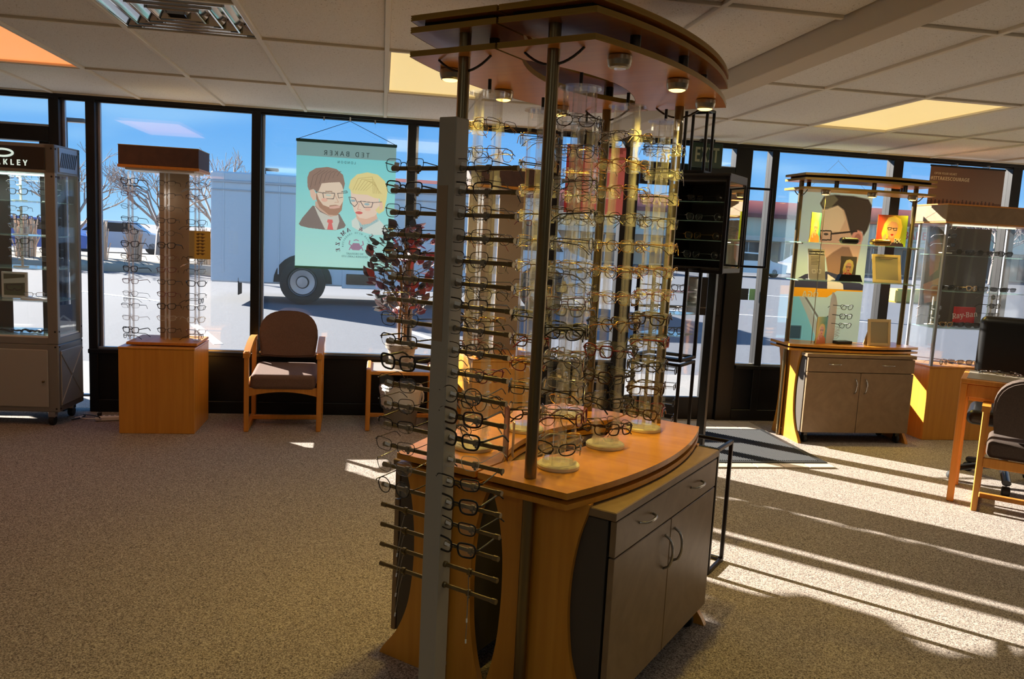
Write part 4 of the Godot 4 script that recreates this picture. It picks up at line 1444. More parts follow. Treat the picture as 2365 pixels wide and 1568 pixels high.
func build_banner() -> void:
	var S := 0.5
	var im := Image.create(386, 536, false, Image.FORMAT_RGB8)
	grad(im, rgb(100, 206, 224), rgb(176, 236, 234))
	im.fill_rect(Rect2i(0, 0, 386, 66), rgb(112, 150, 156))
	var P := func(pts: Array, c: Color) -> void: poly(im, scaled(pts, 350, 345, S), c)
	var L := func(pts: Array, w: float, c: Color) -> void: stroke(im, scaled(pts, 350, 345, S), w, c)
	# man
	P.call([375, 1050, 400, 1000, 480, 890, 540, 900, 690, 950, 740, 1040, 730, 1062, 660, 1088, 580, 1088, 450, 1078, 390, 1065], rgb(118, 100, 98))
	P.call([490, 885, 540, 940, 610, 970, 680, 955, 690, 1010, 670, 1084, 580, 1086, 520, 960], rgb(204, 202, 198))
	P.call([598, 1000, 636, 1000, 640, 1022, 632, 1030, 644, 1086, 596, 1086, 606, 1030, 594, 1020], rgb(222, 92, 92))
	P.call([500, 850, 660, 900, 676, 960, 620, 975, 540, 930, 500, 890], rgb(206, 164, 146))
	P.call([520, 760, 546, 694, 690, 676, 714, 740, 718, 830, 704, 900, 664, 955, 600, 950, 530, 890, 506, 800], rgb(232, 206, 186))
	P.call([506, 770, 524, 830, 560, 880, 606, 896, 612, 880, 660, 872, 694, 880, 714, 840, 706, 915, 668, 962, 604, 958, 532, 900, 506, 830], rgb(166, 116, 92))
	P.call([606, 892, 650, 882, 694, 876, 690, 896, 650, 906, 612, 908], rgb(222, 168, 156))
	P.call([455, 760, 486, 752, 506, 790, 504, 840, 484, 846, 462, 810], rgb(228, 186, 168))
	P.call([435, 660, 450, 612, 500, 576, 590, 560, 660, 574, 710, 618, 726, 690, 716, 745, 704, 706, 686, 680, 600, 690, 546, 700, 524, 764, 506, 770, 484, 750, 450, 764, 438, 730], rgb(140, 104, 92))
	for k in 7:
		L.call([460 + k * 34, 740 - k * 18, 480 + k * 34, 640 - k * 8, 540 + k * 26, 590], 2.0, rgb(104, 74, 66))
	L.call([500, 770, 556, 780, 566, 826, 640, 824, 650, 778], 2.4, rgb(64, 50, 50)); L.call([556, 778, 650, 776], 2.6, rgb(64, 50, 50)); L.call([668, 776, 746, 766, 742, 750, 700, 760], 2.4, rgb(64, 50, 50)); L.call([672, 776, 680, 814, 712, 806], 2.0, rgb(64, 50, 50))
	ell(im, 125, 225, 11, 4, rgb(190, 206, 200)); L.call([576, 766, 630, 762], 4.0, rgb(150, 110, 90)); L.call([650, 790, 680, 850, 650, 852], 2.4, rgb(206, 150, 126))
	ell(im, 110, 246, 12, 8, rgb(236, 176, 158))
	# woman
	P.call([785, 1000, 820, 966, 880, 1060, 990, 966, 1040, 1020, 1072, 1070, 1076, 1105, 960, 1112, 850, 1084, 790, 1050], rgb(214, 226, 226))
	P.call([820, 960, 860, 1050, 880, 1070, 1000, 990, 990, 956, 930, 1010, 870, 1030], rgb(158, 196, 206))
	for k in 8:
		L.call([856 + k * 18, 1052 - k * 8, 848 + k * 18, 1020 - k * 8], 1.6, rgb(120, 164, 178))
	P.call([812, 920, 980, 930, 988, 970, 930, 1016, 870, 1030, 826, 980], rgb(226, 178, 158))
	P.call([768, 700, 860, 690, 985, 730, 1000, 830, 1000, 900, 966, 950, 900, 978, 846, 972, 804, 920, 780, 840], rgb(238, 208, 192))
	P.call([756, 722, 770, 660, 820, 606, 900, 584, 980, 598, 1040, 650, 1064, 720, 1056, 800, 1040, 900, 1000, 930, 970, 900, 1010, 850, 1000, 800, 960, 796, 900, 772, 830, 774, 790, 770], rgb(232, 214, 140))
	for k in 6:
		L.call([790 + k * 20, 740, 830 + k * 26, 640 + k * 6, 940 + k * 10, 620 + k * 22, 950 + k * 14, 760], 2.0, rgb(196, 172, 100))
	P.call([1000, 830, 1024, 826, 1030, 880, 1004, 900], rgb(236, 190, 170))
	L.call([760, 800, 806, 806, 830, 850, 806, 880, 774, 850, 760, 800], 2.6, rgb(80, 62, 68)); L.call([850, 830, 950, 836, 940, 876, 880, 880, 850, 830], 2.6, rgb(80, 62, 68)); L.call([830, 836, 850, 836], 2.4, rgb(80, 62, 68)); L.call([950, 836, 1020, 826], 2.4, rgb(80, 62, 68))
	ell(im, 222, 242, 9, 5, rgb(150, 176, 190)); ell(im, 276, 254, 11, 5, rgb(150, 176, 190)); L.call([842, 850, 830, 900, 856, 902], 2.4, rgb(220, 156, 140))
	ell(im, 246, 292, 14, 6, rgb(214, 84, 84)); ell(im, 280, 275, 12, 8, rgb(240, 184, 168))
	# crest
	P.call([800, 1190, 850, 1190, 870, 1230, 850, 1250, 800, 1250, 780, 1230], rgb(150, 110, 146)); L.call([776, 1168, 770, 1200, 790, 1210, 772, 1250], 4, rgb(150, 110, 146)); L.call([876, 1168, 884, 1200, 864, 1210, 882, 1250], 4, rgb(150, 110, 146)); L.call([806, 1168, 826, 1160, 846, 1168], 4, rgb(150, 110, 146))
	for y in im.get_height():
		for x in im.get_width():
			im.set_pixel(x, y, im.get_pixel(x, y).lerp(Color(0.72, 0.9, 0.93), 0.2))
	var t := thing("hanging_banner", "teal window banner of a bearded man and blonde woman in glasses, hung on a string", "banner", Vector3(-0.285, 1.205, -6.5))
	part("sheet", film(0.76, 0.985), print_mat(im, 0.6, 0.55), t)
	part("top_bar", bx(Vector3(0, 0.98, 0), Vector3(0.77, 0.022, 0.012), 0.003), mat(rgb(34, 84, 84), 0.5), t)
	part("bottom_bar", bx(Vector3(0, 0.004, 0), Vector3(0.765, 0.018, 0.012), 0.003), mat(rgb(80, 140, 130), 0.5), t)
	part("string", MB.new().tube(PackedVector3Array([Vector3(-0.38, 0.985, 0), Vector3(0.02, 1.145, 0), Vector3(0.38, 0.985, 0)]), 0.0022, 5).mesh(), M.rubber, t)
	part("hook", bx(Vector3(0.02, 1.16, 0.005), Vector3(0.01, 0.03, 0.01), 0.002), M.white, t)
	var ink := mat(rgb(78, 110, 118), 0.6)
	words("T E D   B A K E R", 0.05, ink, t, Vector3(0.0, 0.895, 0.002), true, 0, 0)
	words("L O N D O N", 0.026, ink, t, Vector3(0.0, 0.83, 0.002), true, 0, 0)
	var wine := mat(rgb(150, 92, 130), 0.6)
	var arc := "GAZE & AMAZE"
	for k in arc.length():
		if arc[k] == " ":
			continue
		var a := lerpf(-0.35, PI + 0.25, k / float(arc.length() - 1))
		words(arc[k], 0.042, wine, t, Vector3(0.09 + cos(a) * 0.145, 0.185 + sin(a) * 0.14, 0.002), true, 0, a - PI / 2, true, true)
	var arc2 := "EYEWEAR WITH CHARACTER"
	for k in arc2.length():
		if arc2[k] != " ":
			var a := lerpf(-0.05, PI + 0.05, k / float(arc2.length() - 1))
			words(arc2[k], 0.017, ink, t, Vector3(0.09 + cos(a) * 0.105, 0.185 + sin(a) * 0.105, 0.002), true, 0, a - PI / 2, true, false)
	words("NO ORDINARY", 0.019, ink, t, Vector3(0.08, 0.125, 0.002), true, 0, 0, true)
	words("DESIGNER LABEL LTD", 0.019, ink, t, Vector3(0.08, 0.103, 0.002), true, 0, 0, true)
	for x in [-0.2, 0.19]:
		solo("window_hook", bx(Vector3.ZERO, Vector3(0.01, 0.03, 0.01), 0.002), M.silver, "small empty hook on the window head %s the banner's string" % ("left of" if x < 0 else "right of"), "hook", Vector3(-0.265 + x, 2.36, -6.52))


func build_left() -> void:
	build_grey_case()
	box_display("wooden box display stand with brown header and three acrylic columns, beside the chair", Vector3(-1.545, 0, -6.17), 0.0, "box display by the chair", [0.045], 61, [[-0.215, 0.06, "left column", [], -0.3, -1, 13], [0.02, 0.02, "centre column", [], 0.0, 0, 13], [0.235, 0.06, "right column", [4, 5], 0.35, 1, 13]])
	var im := Image.create(96, 128, false, Image.FORMAT_RGB8)
	im.fill(rgb(206, 170, 76))
	im.fill_rect(Rect2i(0, 0, 24, 128), rgb(160, 140, 96))
	for k in 7:
		var y := 14 + k * 15
		stroke(im, [32, y, 44, y - 3, 50, y, 56, y - 3, 72, y], 2.5, rgb(70, 48, 26)); ell(im, 40, y + 2, 6, 4, rgb(110, 80, 40)); ell(im, 60, y + 2, 6, 4, rgb(110, 80, 40))
	var y := thing("sign_card", "yellow sign card with rows of glasses fixed to the box display's right column", "sign card", Vector3(-1.285, 1.255, -6.075), 0.05)
	part("card", sheet(0.145, 0.2, 0.004), print_mat(im), y)
	part("clip", bx(Vector3(0, 0.1, -0.012), Vector3(0.02, 0.03, 0.02), 0.002), M.clear, y)
	arm_chair("brown upholstered wooden armchair facing the room below the teal banner", Vector3(-0.695, 0, -6.27), deg_to_rad(2.0))
	build_table_corner()
	build_banner()
	# a second one behind the island
	box_display("wooden box display stand with brown header seen through the acrylic towers", Vector3(0.9, 0, -6.0), 0.15, "box display behind the towers", [-0.15, 0.09], 62, [[-0.2, 0.06, "left column", [], -0.2, 0, 8], [0.2, 0.06, "right column", [], 0.2, 0, 8]])


# ---------------------------------------------------------------- right: poster stand, glass case, desk, frames
func pop_portrait(w: int, h: int, bg0: Color, bg1: Color, hair: Color, top: Color, dark := false) -> Image:
	var im := Image.create(w, h, false, Image.FORMAT_RGB8)
	for x in w:
		im.fill_rect(Rect2i(x, 0, 1, h), bg0.lerp(bg1, x / float(w)))
	var k := minf(w, h) / 100.0
	var ox := w * 0.5 - 50 * k
	var oy := h * 0.5 - 50 * k + (0.0 if w >= h else 6.0 * k)
	var P := func(pts: Array, c: Color) -> void:
		var o := []
		for i in pts.size() / 2:
			o.append(ox + pts[i * 2] * k); o.append(oy + pts[i * 2 + 1] * k)
		poly(im, o, c)
	P.call([22, 30, 34, 8, 56, 2, 76, 12, 84, 36, 80, 70, 72, 90, 24, 92, 16, 60], hair)
	P.call([4, 130, 10, 90, 36, 76, 64, 76, 92, 92, 98, 130], top)
	P.call([40, 66, 60, 66, 62, 84, 50, 92, 38, 84], rgb(226, 150, 120))
	P.call([32, 28, 44, 18, 62, 20, 70, 36, 68, 56, 58, 72, 48, 74, 36, 60], rgb(240, 176, 146))
	P.call([26, 24, 40, 8, 64, 8, 74, 28, 60, 22, 46, 20, 34, 34, 30, 54, 24, 48], hair.lightened(0.25))
	im.resize(w / 3, h / 3, Image.INTERPOLATE_LANCZOS)
	im.resize(w, h, Image.INTERPOLATE_CUBIC)
	for s in [[34, 40], [53, 41]]:
		P.call([s[0], s[1], s[0] + 14, s[1] - 1, s[0] + 13, s[1] + 8, s[0] + 3, s[1] + 9], rgb(30, 20, 24))
		P.call([s[0] + 3, s[1] + 2, s[0] + 12, s[1] + 1, s[0] + 11, s[1] + 6, s[0] + 4, s[1] + 7], rgb(220, 190, 180))
	P.call([48, 41, 54, 41, 54, 43, 48, 43], rgb(30, 20, 24))
	P.call([46, 62, 52, 60, 58, 62, 52, 67], rgb(200, 24, 40))
	P.call([14, 100, 22, 70, 30, 60, 34, 66, 30, 80, 34, 104], rgb(236, 170, 140))
	return im


func build_poster_stand_items(o: Vector3) -> void:
	# window poster of the man, seen from behind
	var S := 0.42
	var im := Image.create(264, 519, false, Image.FORMAT_RGB8)
	grad(im, rgb(200, 216, 220), rgb(176, 208, 214))
	var P := func(pts: Array, c: Color) -> void: poly(im, scaled(pts, 240, 205, S), c)
	var L := func(pts: Array, w: float, c: Color) -> void: stroke(im, scaled(pts, 240, 205, S), w, c)
	P.call([240, 1066, 300, 1066, 470, 1390, 470, 1440, 240, 1440], rgb(120, 196, 220))
	P.call([292, 1066, 350, 1066, 480, 1280, 480, 1390], rgb(170, 184, 188))
	L.call([350, 1066, 480, 1230], 5, rgb(90, 90, 92))
	P.call([225, 1310, 340, 1310, 340, 1420, 225, 1420], rgb(52, 84, 104))
	P.call([425, 340, 560, 300, 650, 330, 700, 480, 760, 520, 810, 600, 790, 760, 750, 910, 620, 930, 530, 860, 500, 740, 440, 640, 410, 540], rgb(214, 176, 148))
	P.call([425, 340, 560, 306, 600, 330, 640, 420, 600, 520, 440, 520], rgb(228, 200, 172))
	P.call([500, 740, 560, 690, 640, 640, 700, 640, 745, 720, 760, 860, 740, 916, 620, 930, 530, 860], rgb(150, 116, 96))
	P.call([400, 300, 430, 240, 520, 222, 700, 225, 830, 242, 866, 290, 874, 400, 850, 490, 820, 545, 806, 505, 750, 500, 720, 560, 690, 500, 650, 400, 620, 340, 560, 306, 470, 340, 430, 344], rgb(66, 54, 50))
	P.call([410, 300, 436, 240, 520, 226, 560, 260, 500, 330, 440, 340], rgb(122, 112, 92))
	ell(im, (765 - 240) * S, (560 - 205) * S, 22, 26, rgb(222, 158, 140)); ell(im, (770 - 240) * S, (565 - 205) * S, 12, 16, rgb(176, 112, 98))
	im.resize(66, 130, Image.INTERPOLATE_LANCZOS)
	im.resize(264, 519, Image.INTERPOLATE_CUBIC)
	L.call([420, 520, 524, 516, 530, 590, 440, 595, 420, 520], 4, rgb(40, 34, 34)); L.call([530, 540, 760, 506], 6, rgb(50, 40, 38)); ell(im, (480 - 240) * S, (545 - 205) * S, 9, 4, rgb(70, 60, 56))
	P.call([240, 930, 330, 880, 520, 850, 760, 900, 865, 950, 865, 1000, 240, 1000], rgb(50, 54, 84))
	P.call([530, 870, 680, 950, 690, 1000, 540, 1000], rgb(226, 220, 214))
	P.call([240, 990, 866, 996, 866, 1008, 630, 1008, 545, 1064, 240, 1066], rgb(240, 168, 28))
	var po := thing("window_poster", "large window poster of a man in glasses with orange band, hung behind the display stand", "poster", Vector3(3.905, 0.74, -6.53))
	part("sheet", film(0.66, 1.31), print_mat(im, 0.6, 0.35), po)
	words("ÖGA", 0.075, M.white, po, Vector3(-0.17, 0.418, 0.002), true, 0, 0, false, true)
	part("hanger", MB.new().tube(PackedVector3Array([Vector3(-0.3, 1.31, 0), Vector3(0, 1.585, -0.05), Vector3(0, 1.61, -0.058), Vector3(0, 1.585, -0.05), Vector3(0.3, 1.31, 0)]), 0.0012, 4).mesh(), M.silver, po)
	# cards
	var y1 := 1.608
	var y2 := 1.308
	var y0 := 0.791
	var pop1 := print_mat(pop_portrait(96, 160, rgb(226, 196, 50), rgb(70, 170, 170), rgb(240, 200, 80), rgb(220, 120, 40)), 0.35)
	var pop2 := print_mat(pop_portrait(160, 160, rgb(190, 60, 60), rgb(170, 200, 60), rgb(244, 206, 84), rgb(60, 40, 60)), 0.35)
	var pop3 := print_mat(pop_portrait(112, 128, rgb(90, 80, 72), rgb(100, 90, 80), rgb(240, 214, 120), rgb(200, 30, 36)), 0.35)
	for a in [["tall rainbow portrait card of a blonde woman, left end of the poster stand's top shelf", Vector3(3.43, y1, -6.02), 0.14, 0.235, pop1, 0.5], ["large bright yellow portrait card of a blonde woman, right end of the top shelf", Vector3(4.09, y1, -6.0), 0.235, 0.25, pop2, -0.25], ["tall rainbow portrait card of a blonde woman on the counter of the poster stand", Vector3(3.56, y0, -6.0), 0.13, 0.22, pop1, 0.4]]:
		var c := thing("portrait_card", a[0], "photo card", a[1], a[5], "portrait cards")
		part("card", sheet(a[2], a[3], 0.006), a[4], c)
		part("easel", MB.new().at(Transform3D(Basis(Vector3.RIGHT, 0.3), Vector3(0, 0.0, -0.05))).box(Vector3(0, 0.07, 0), Vector3(0.03, 0.14, 0.003)).mesh(), M.white, c)
	words("RX", 0.05, M.white, get_node("portrait_card_001"), Vector3(0.05, 0.045, 0.004), false)
	var c3 := thing("portrait_card", "small portrait card of a woman in red, held by the black block", "photo card", Vector3(3.75, y2 + 0.03, -6.02), 0.05, "portrait cards")
	part("card", sheet(0.145, 0.17, 0.006), pop3, c3)
	var blk := MB.new()
	blk.X = Transform3D(Basis(Vector3.UP, 0.0), Vector3(0, 0, 0))
	var bl := thing("card_holder", "black slope-sided block holding the portrait of the woman in red", "card holder", Vector3(3.745, y2, -6.0), 0.05)
	part("block", blk.prism(PackedVector2Array([Vector2(-0.11, 0), Vector2(0.11, 0), Vector2(0.085, 0.055), Vector2(-0.085, 0.055)]), -0.008, 0.04).mesh(), M.black, bl)
	# two metal eyeglass cases
	for a in [[3.68, "dark bronze oval eyeglass case, nearer the middle of the top shelf", M.black, Vector3(0.15, 0.05, 0.07)], [3.955, "gold oval eyeglass case in front of the yellow portrait card", M.gold, Vector3(0.17, 0.05, 0.07)]]:
		var cc := thing("glasses_case", a[1], "glasses case", Vector3(a[0], y1, -5.93), 0.0, "metal eyeglass cases")
		var sh := MB.new()
		sh.rbox(Vector3(0, 0.026, 0), a[3], 0.024, 12)
		part("shell", sh.mesh(), a[2], cc)
		part("seam", bx(Vector3(0, 0.024, 0), Vector3(a[3].x + 0.001, 0.002, a[3].z + 0.001), 0), M.gunmetal, cc)
	# acrylic notice
	var im4 := Image.create(128, 192, false, Image.FORMAT_RGB8)
	im4.fill(rgb(168, 160, 148))
	im4.fill_rect(Rect2i(6, 12, 116, 24), rgb(34, 30, 28))
	for k in 6:
		im4.fill_rect(Rect2i(20, 48 + k * 9, 70 - (k % 3) * 10, 3), rgb(80, 74, 68))
	stroke(im4, [26, 130, 54, 128, 56, 148, 32, 150, 26, 130], 5, rgb(214, 208, 198)); stroke(im4, [66, 128, 96, 128, 92, 150, 68, 148, 66, 128], 5, rgb(214, 208, 198))
	var no := thing("notice_card", "grey notice card about clean frames leaning in a clear holder, second shelf", "notice", Vector3(3.47, y2, -5.99), 0.1)
	var nm := part("card", sheet(0.155, 0.25, 0.004), print_mat(im4, 0.3), no)
	nm.rotation.x = -0.18
	words("CLEAN FRAMES", 0.02, M.white, nm, Vector3(0, 0.217, 0.003), false, 0, 0, false, true)
	part("holder", bx(Vector3(0, 0.004, 0.0), Vector3(0.17, 0.008, 0.06), 0.002), M.clear, no)
	# easel mirrors with wooden frames
	for a in [["pale wooden easel mirror leaning on the second shelf of the poster stand", Vector3(4.1, y2, -6.0), -0.15, 0.235, 0.24, 0.3], ["pale wooden easel mirror on the counter of the poster stand", Vector3(4.06, y0, -5.96), 0.08, 0.215, 0.22, 0.12]]:
		var e := thing("easel_mirror", a[0], "mirror", a[1], a[2], "easel mirrors")
		var fm := MB.new()
		var tilt := Transform3D(Basis(Vector3.RIGHT, -a[5]), Vector3.ZERO)
		fm.X = tilt
		for s in [-1.0, 1.0]:
			fm.box(Vector3(s * (a[3] / 2 - 0.012), a[4] / 2, 0), Vector3(0.024, a[4], 0.014), 0.002)
		fm.box(Vector3(0, 0.012, 0), Vector3(a[3] - 0.048, 0.024, 0.014), 0.002)
		fm.box(Vector3(0, a[4] - 0.012, 0), Vector3(a[3] - 0.048, 0.024, 0.014), 0.002)
		part("frame", fm.mesh(), mat(rgb(206, 180, 128), 0.45), e)
		part("glass", MB.new().at(tilt).box(Vector3(0, a[4] / 2, 0), Vector3(a[3] - 0.046, a[4] - 0.046, 0.004)).mesh(), mat(rgb(160, 148, 116), 0.3), e)
		part("prop", MB.new().at(Transform3D(Basis(Vector3.RIGHT, 0.35), Vector3(0, 0, -0.13))).box(Vector3(0, a[4] * 0.45, 0), Vector3(0.1, a[4] * 0.9, 0.005)).mesh(), mat(rgb(206, 180, 128), 0.45), e)
	# white wedge rack with three pairs
	var wr := thing("eyewear_riser", "tall white curved wedge rack on the poster stand's counter", "display riser", Vector3(3.66, y0, -6.05), 0.2)
	part("wedge", MB.new().prism(PackedVector2Array([Vector2(-0.035, 0), Vector2(0.05, 0), Vector2(0.05, 0.33), Vector2(0.03, 0.39), Vector2(0.0, 0.42), Vector2(-0.012, 0.36)]), -0.006, 0.006).mesh(), M.white, wr)
	for k in 3:
		part("shelf", bx(Vector3(0.06, 0.12 + k * 0.085, 0.02), Vector3(0.08, 0.004, 0.05), 0.001), M.clear, wr)
	part("base", bx(Vector3(0.115, 0.012, 0.03), Vector3(0.15, 0.024, 0.08), 0.003), M.black, wr)
	for k in 3:
		glasses([4, 1, 4][k], 0, Transform3D(Basis(Vector3.UP, 0.2), Vector3(3.755, y0 + 0.155 + k * 0.075, -5.98)), "%s of three on the white wedge rack" % ["bottom", "middle", "top"][k], "eyeglasses on the wedge rack")
	for k in 4:
		glasses(2, 4, Transform3D(Basis(Vector3.UP, -0.3) , Vector3(3.71 + k * 0.0, y0 + 0.05 + k * 0.022, -6.1)), "%s of the small stack behind the wedge rack" % ["bottom", "second", "third", "top"][k], "stacked glasses behind the wedge rack")


func build_glass_case() -> void:
	var t := thing("glass_case", "glass sunglasses case on a wooden base with stone-coloured header, beside the desk", "display case", Vector3(5.0, 0, -6.15))
	var w := 0.88
	var d := 0.36
	part("base", bx(Vector3(0, 0.31, 0), Vector3(w, 0.62, d), 0.003), M.maple, t)
	part("deck", bx(Vector3(0, 0.625, 0), Vector3(w + 0.01, 0.014, d + 0.01), 0.002), M.oak, t)
	part("header", bx(Vector3(0, 1.90, 0), Vector3(w + 0.06, 0.135, d + 0.05), 0.003), M.laminate, t)
	part("header_trim", bx(Vector3(0, 1.83, 0), Vector3(w + 0.05, 0.018, d + 0.04), 0.003), M.oak, t)
	part("header_trim", bx(Vector3(0, 1.972, 0), Vector3(w + 0.07, 0.012, d + 0.06), 0.003), M.oak, t)
	for sx in [-1.0, 1.0]:
		for sz in [-1.0, 1.0]:
			part("post", bx(Vector3(sx * (w / 2 - 0.012), 1.225, sz * (d / 2 - 0.012)), Vector3(0.024, 1.19, 0.024), 0.003), M.alu, t)
	part("pane", bx(Vector3(0, 1.225, d / 2 - 0.012), Vector3(w - 0.05, 1.19, 0.005), 0), M.pane, t)
	part("pane", bx(Vector3(-w / 2 + 0.012, 1.225, 0), Vector3(0.005, 1.19, d - 0.05), 0), M.pane, t)
	part("pane", bx(Vector3(w / 2 - 0.012, 1.225, 0), Vector3(0.005, 1.19, d - 0.05), 0), M.pane, t)
	part("door_edge", bx(Vector3(0.03, 1.225, d / 2 - 0.006), Vector3(0.004, 1.19, 0.006), 0), M.shelf, t)
	part("light_strip", bx(Vector3(0, 1.812, 0.06), Vector3(w - 0.3, 0.012, 0.03), 0.002), emit(Color(0.95, 1.0, 0.9), 1.0), t)
	for y in [0.95, 1.26, 1.56]:
		part("glass_shelf", bx(Vector3(0, y, 0), Vector3(w - 0.04, 0.006, d - 0.04), 0.001), M.shelf, t)
	# dark picture panel standing in the back of the case
	var im := Image.create(128, 256, false, Image.FORMAT_RGB8)
	grad(im, rgb(84, 74, 66), rgb(70, 62, 56))
	for k in 4:
		poly(im, [16 + k * 26, 0, 22 + k * 26, 0, 14 + k * 26, 256, 9 + k * 26, 256], rgb(96, 88, 78))
	poly(im, [8, 40, 26, 30, 34, 60, 30, 110, 14, 130], rgb(150, 92, 76)); poly(im, [4, 150, 36, 130, 40, 190, 10, 200], rgb(160, 110, 86))
	var bp := thing("picture_panel", "dark brown picture panel behind the shelves of the glass sunglasses case", "poster", Vector3(4.93, 0.95, -6.29))
	part("panel", sheet(0.62, 0.85, 0.008), print_mat(im, 0.6), bp)
	# red sign
	var rs := thing("brand_sign", "red sign with white script lettering on the glass case's lowest shelf", "sign", Vector3(5.0, 0.985, -6.2))
	part("plate", bx(Vector3(0, 0.07, 0), Vector3(0.2, 0.14, 0.02), 0.003), mat(rgb(206, 34, 38), 0.35), rs)
	part("stand", bx(Vector3(0, -0.012, 0), Vector3(0.22, 0.03, 0.05), 0.003), M.black, rs)
	words("Ray-Ban", 0.062, M.white, rs, Vector3(0, 0.07, 0.0105), false, 0, 0.12, true, false)
	rng.seed = 31
	var rows := [[0.64, "floor of the glass case", [4.72, 4.86, 5.0, 5.13, 5.28]], [0.961, "lowest shelf of the glass case", [4.70, 4.82, 4.95, 5.08, 5.24]], [1.271, "middle shelf of the glass case", [4.66, 4.78, 4.9, 5.03, 5.15, 5.28]], [1.571, "top shelf of the glass case", [4.78, 4.92, 5.06, 5.2]]]
	for r in rows:
		for k in r[2].size():
			glasses([0, 1, 5, 4][rng.randi() % 4], [0, 3, 2, 1, 0][rng.randi() % 5], Transform3D(Basis(Vector3.UP, rng.randf_range(-0.4, 0.4)), Vector3(r[2][k], r[0] + 0.022, -6.02 - 0.03 * (k % 2))), "%s along the %s" % [["first", "second", "third", "fourth", "fifth", "sixth"][k], r[1]], "sunglasses in the glass case", "tint", true)
	for q in [[5.22, 1.0, 3, "grey column rack right of the red sign"], [4.66, 0.965, 2, "white rack at the side glass"], [4.72, 1.575, 3, "slanted rack on the top shelf"]]:
		var rr := thing("eyewear_riser", "small %s in the glass case" % q[3], "display riser", Vector3(q[0], q[1] - 0.0, -6.16), 0.2)
		part("post", bx(Vector3(0, 0.12, 0), Vector3(0.014, 0.24, 0.008), 0.001), M.white, rr)
		part("foot", bx(Vector3(0, 0.004, 0), Vector3(0.09, 0.008, 0.06), 0.002), M.white, rr)
		for k in q[2]:
			part("arm", bx(Vector3(0, 0.06 + k * 0.075, 0.014), Vector3(0.02, 0.008, 0.03), 0.001), M.white, rr)
			glasses([0, 1, 5][k % 3], [0, 2, 4][k % 3], Transform3D(Basis(Vector3.UP, 0.2), Vector3(q[0], q[1] + 0.072 + k * 0.075, -6.115)), "%s on the %s" % [["bottom", "middle", "top"][k], q[3]], "sunglasses in the glass case", "tint", true)
	# banner hung in the window behind
	var im2 := Image.create(192, 128, false, Image.FORMAT_RGB8)
	grad(im2, rgb(120, 92, 74), rgb(136, 106, 84))
	im2.fill_rect(Rect2i(0, 104, 192, 24), rgb(96, 62, 40))
	for k in 34:
		im2.fill_rect(Rect2i(4 + k * 5, 102 - (k * 7) % 5, 3, 24), rgb(70, 36, 24) if k % 2 else rgb(140, 90, 56))
	var hb := thing("hanging_banner", "brown window banner with pale text and a row of tiny figures, above the glass case", "banner", Vector3(5.125, 1.97, -6.52))
	part("sheet", film(0.74, 0.37), print_mat(im2, 0.6, 0.08), hb)
	part("top_bar", bx(Vector3(0, 0.37, 0), Vector3(0.75, 0.016, 0.012), 0.003), M.black, hb)
	words("OPEN YOUR HEART", 0.026, M.cream, hb, Vector3(-0.22, 0.305, 0.002), false)
	words("#ITTAKESCOURAGE", 0.042, M.cream, hb, Vector3(-0.17, 0.262, 0.002), false, 0, 0, false, true)
	for x in [-0.12, 0.2]:
		part("hook", bx(Vector3(x, 0.385, -0.03), Vector3(0.008, 0.025, 0.09), 0.002), M.silver, hb)


const DESK := Transform3D(Vector3(0.748, 0, 0.6635), Vector3.UP, Vector3(-0.6635, 0, 0.748), Vector3(4.33, 0, -4.115))


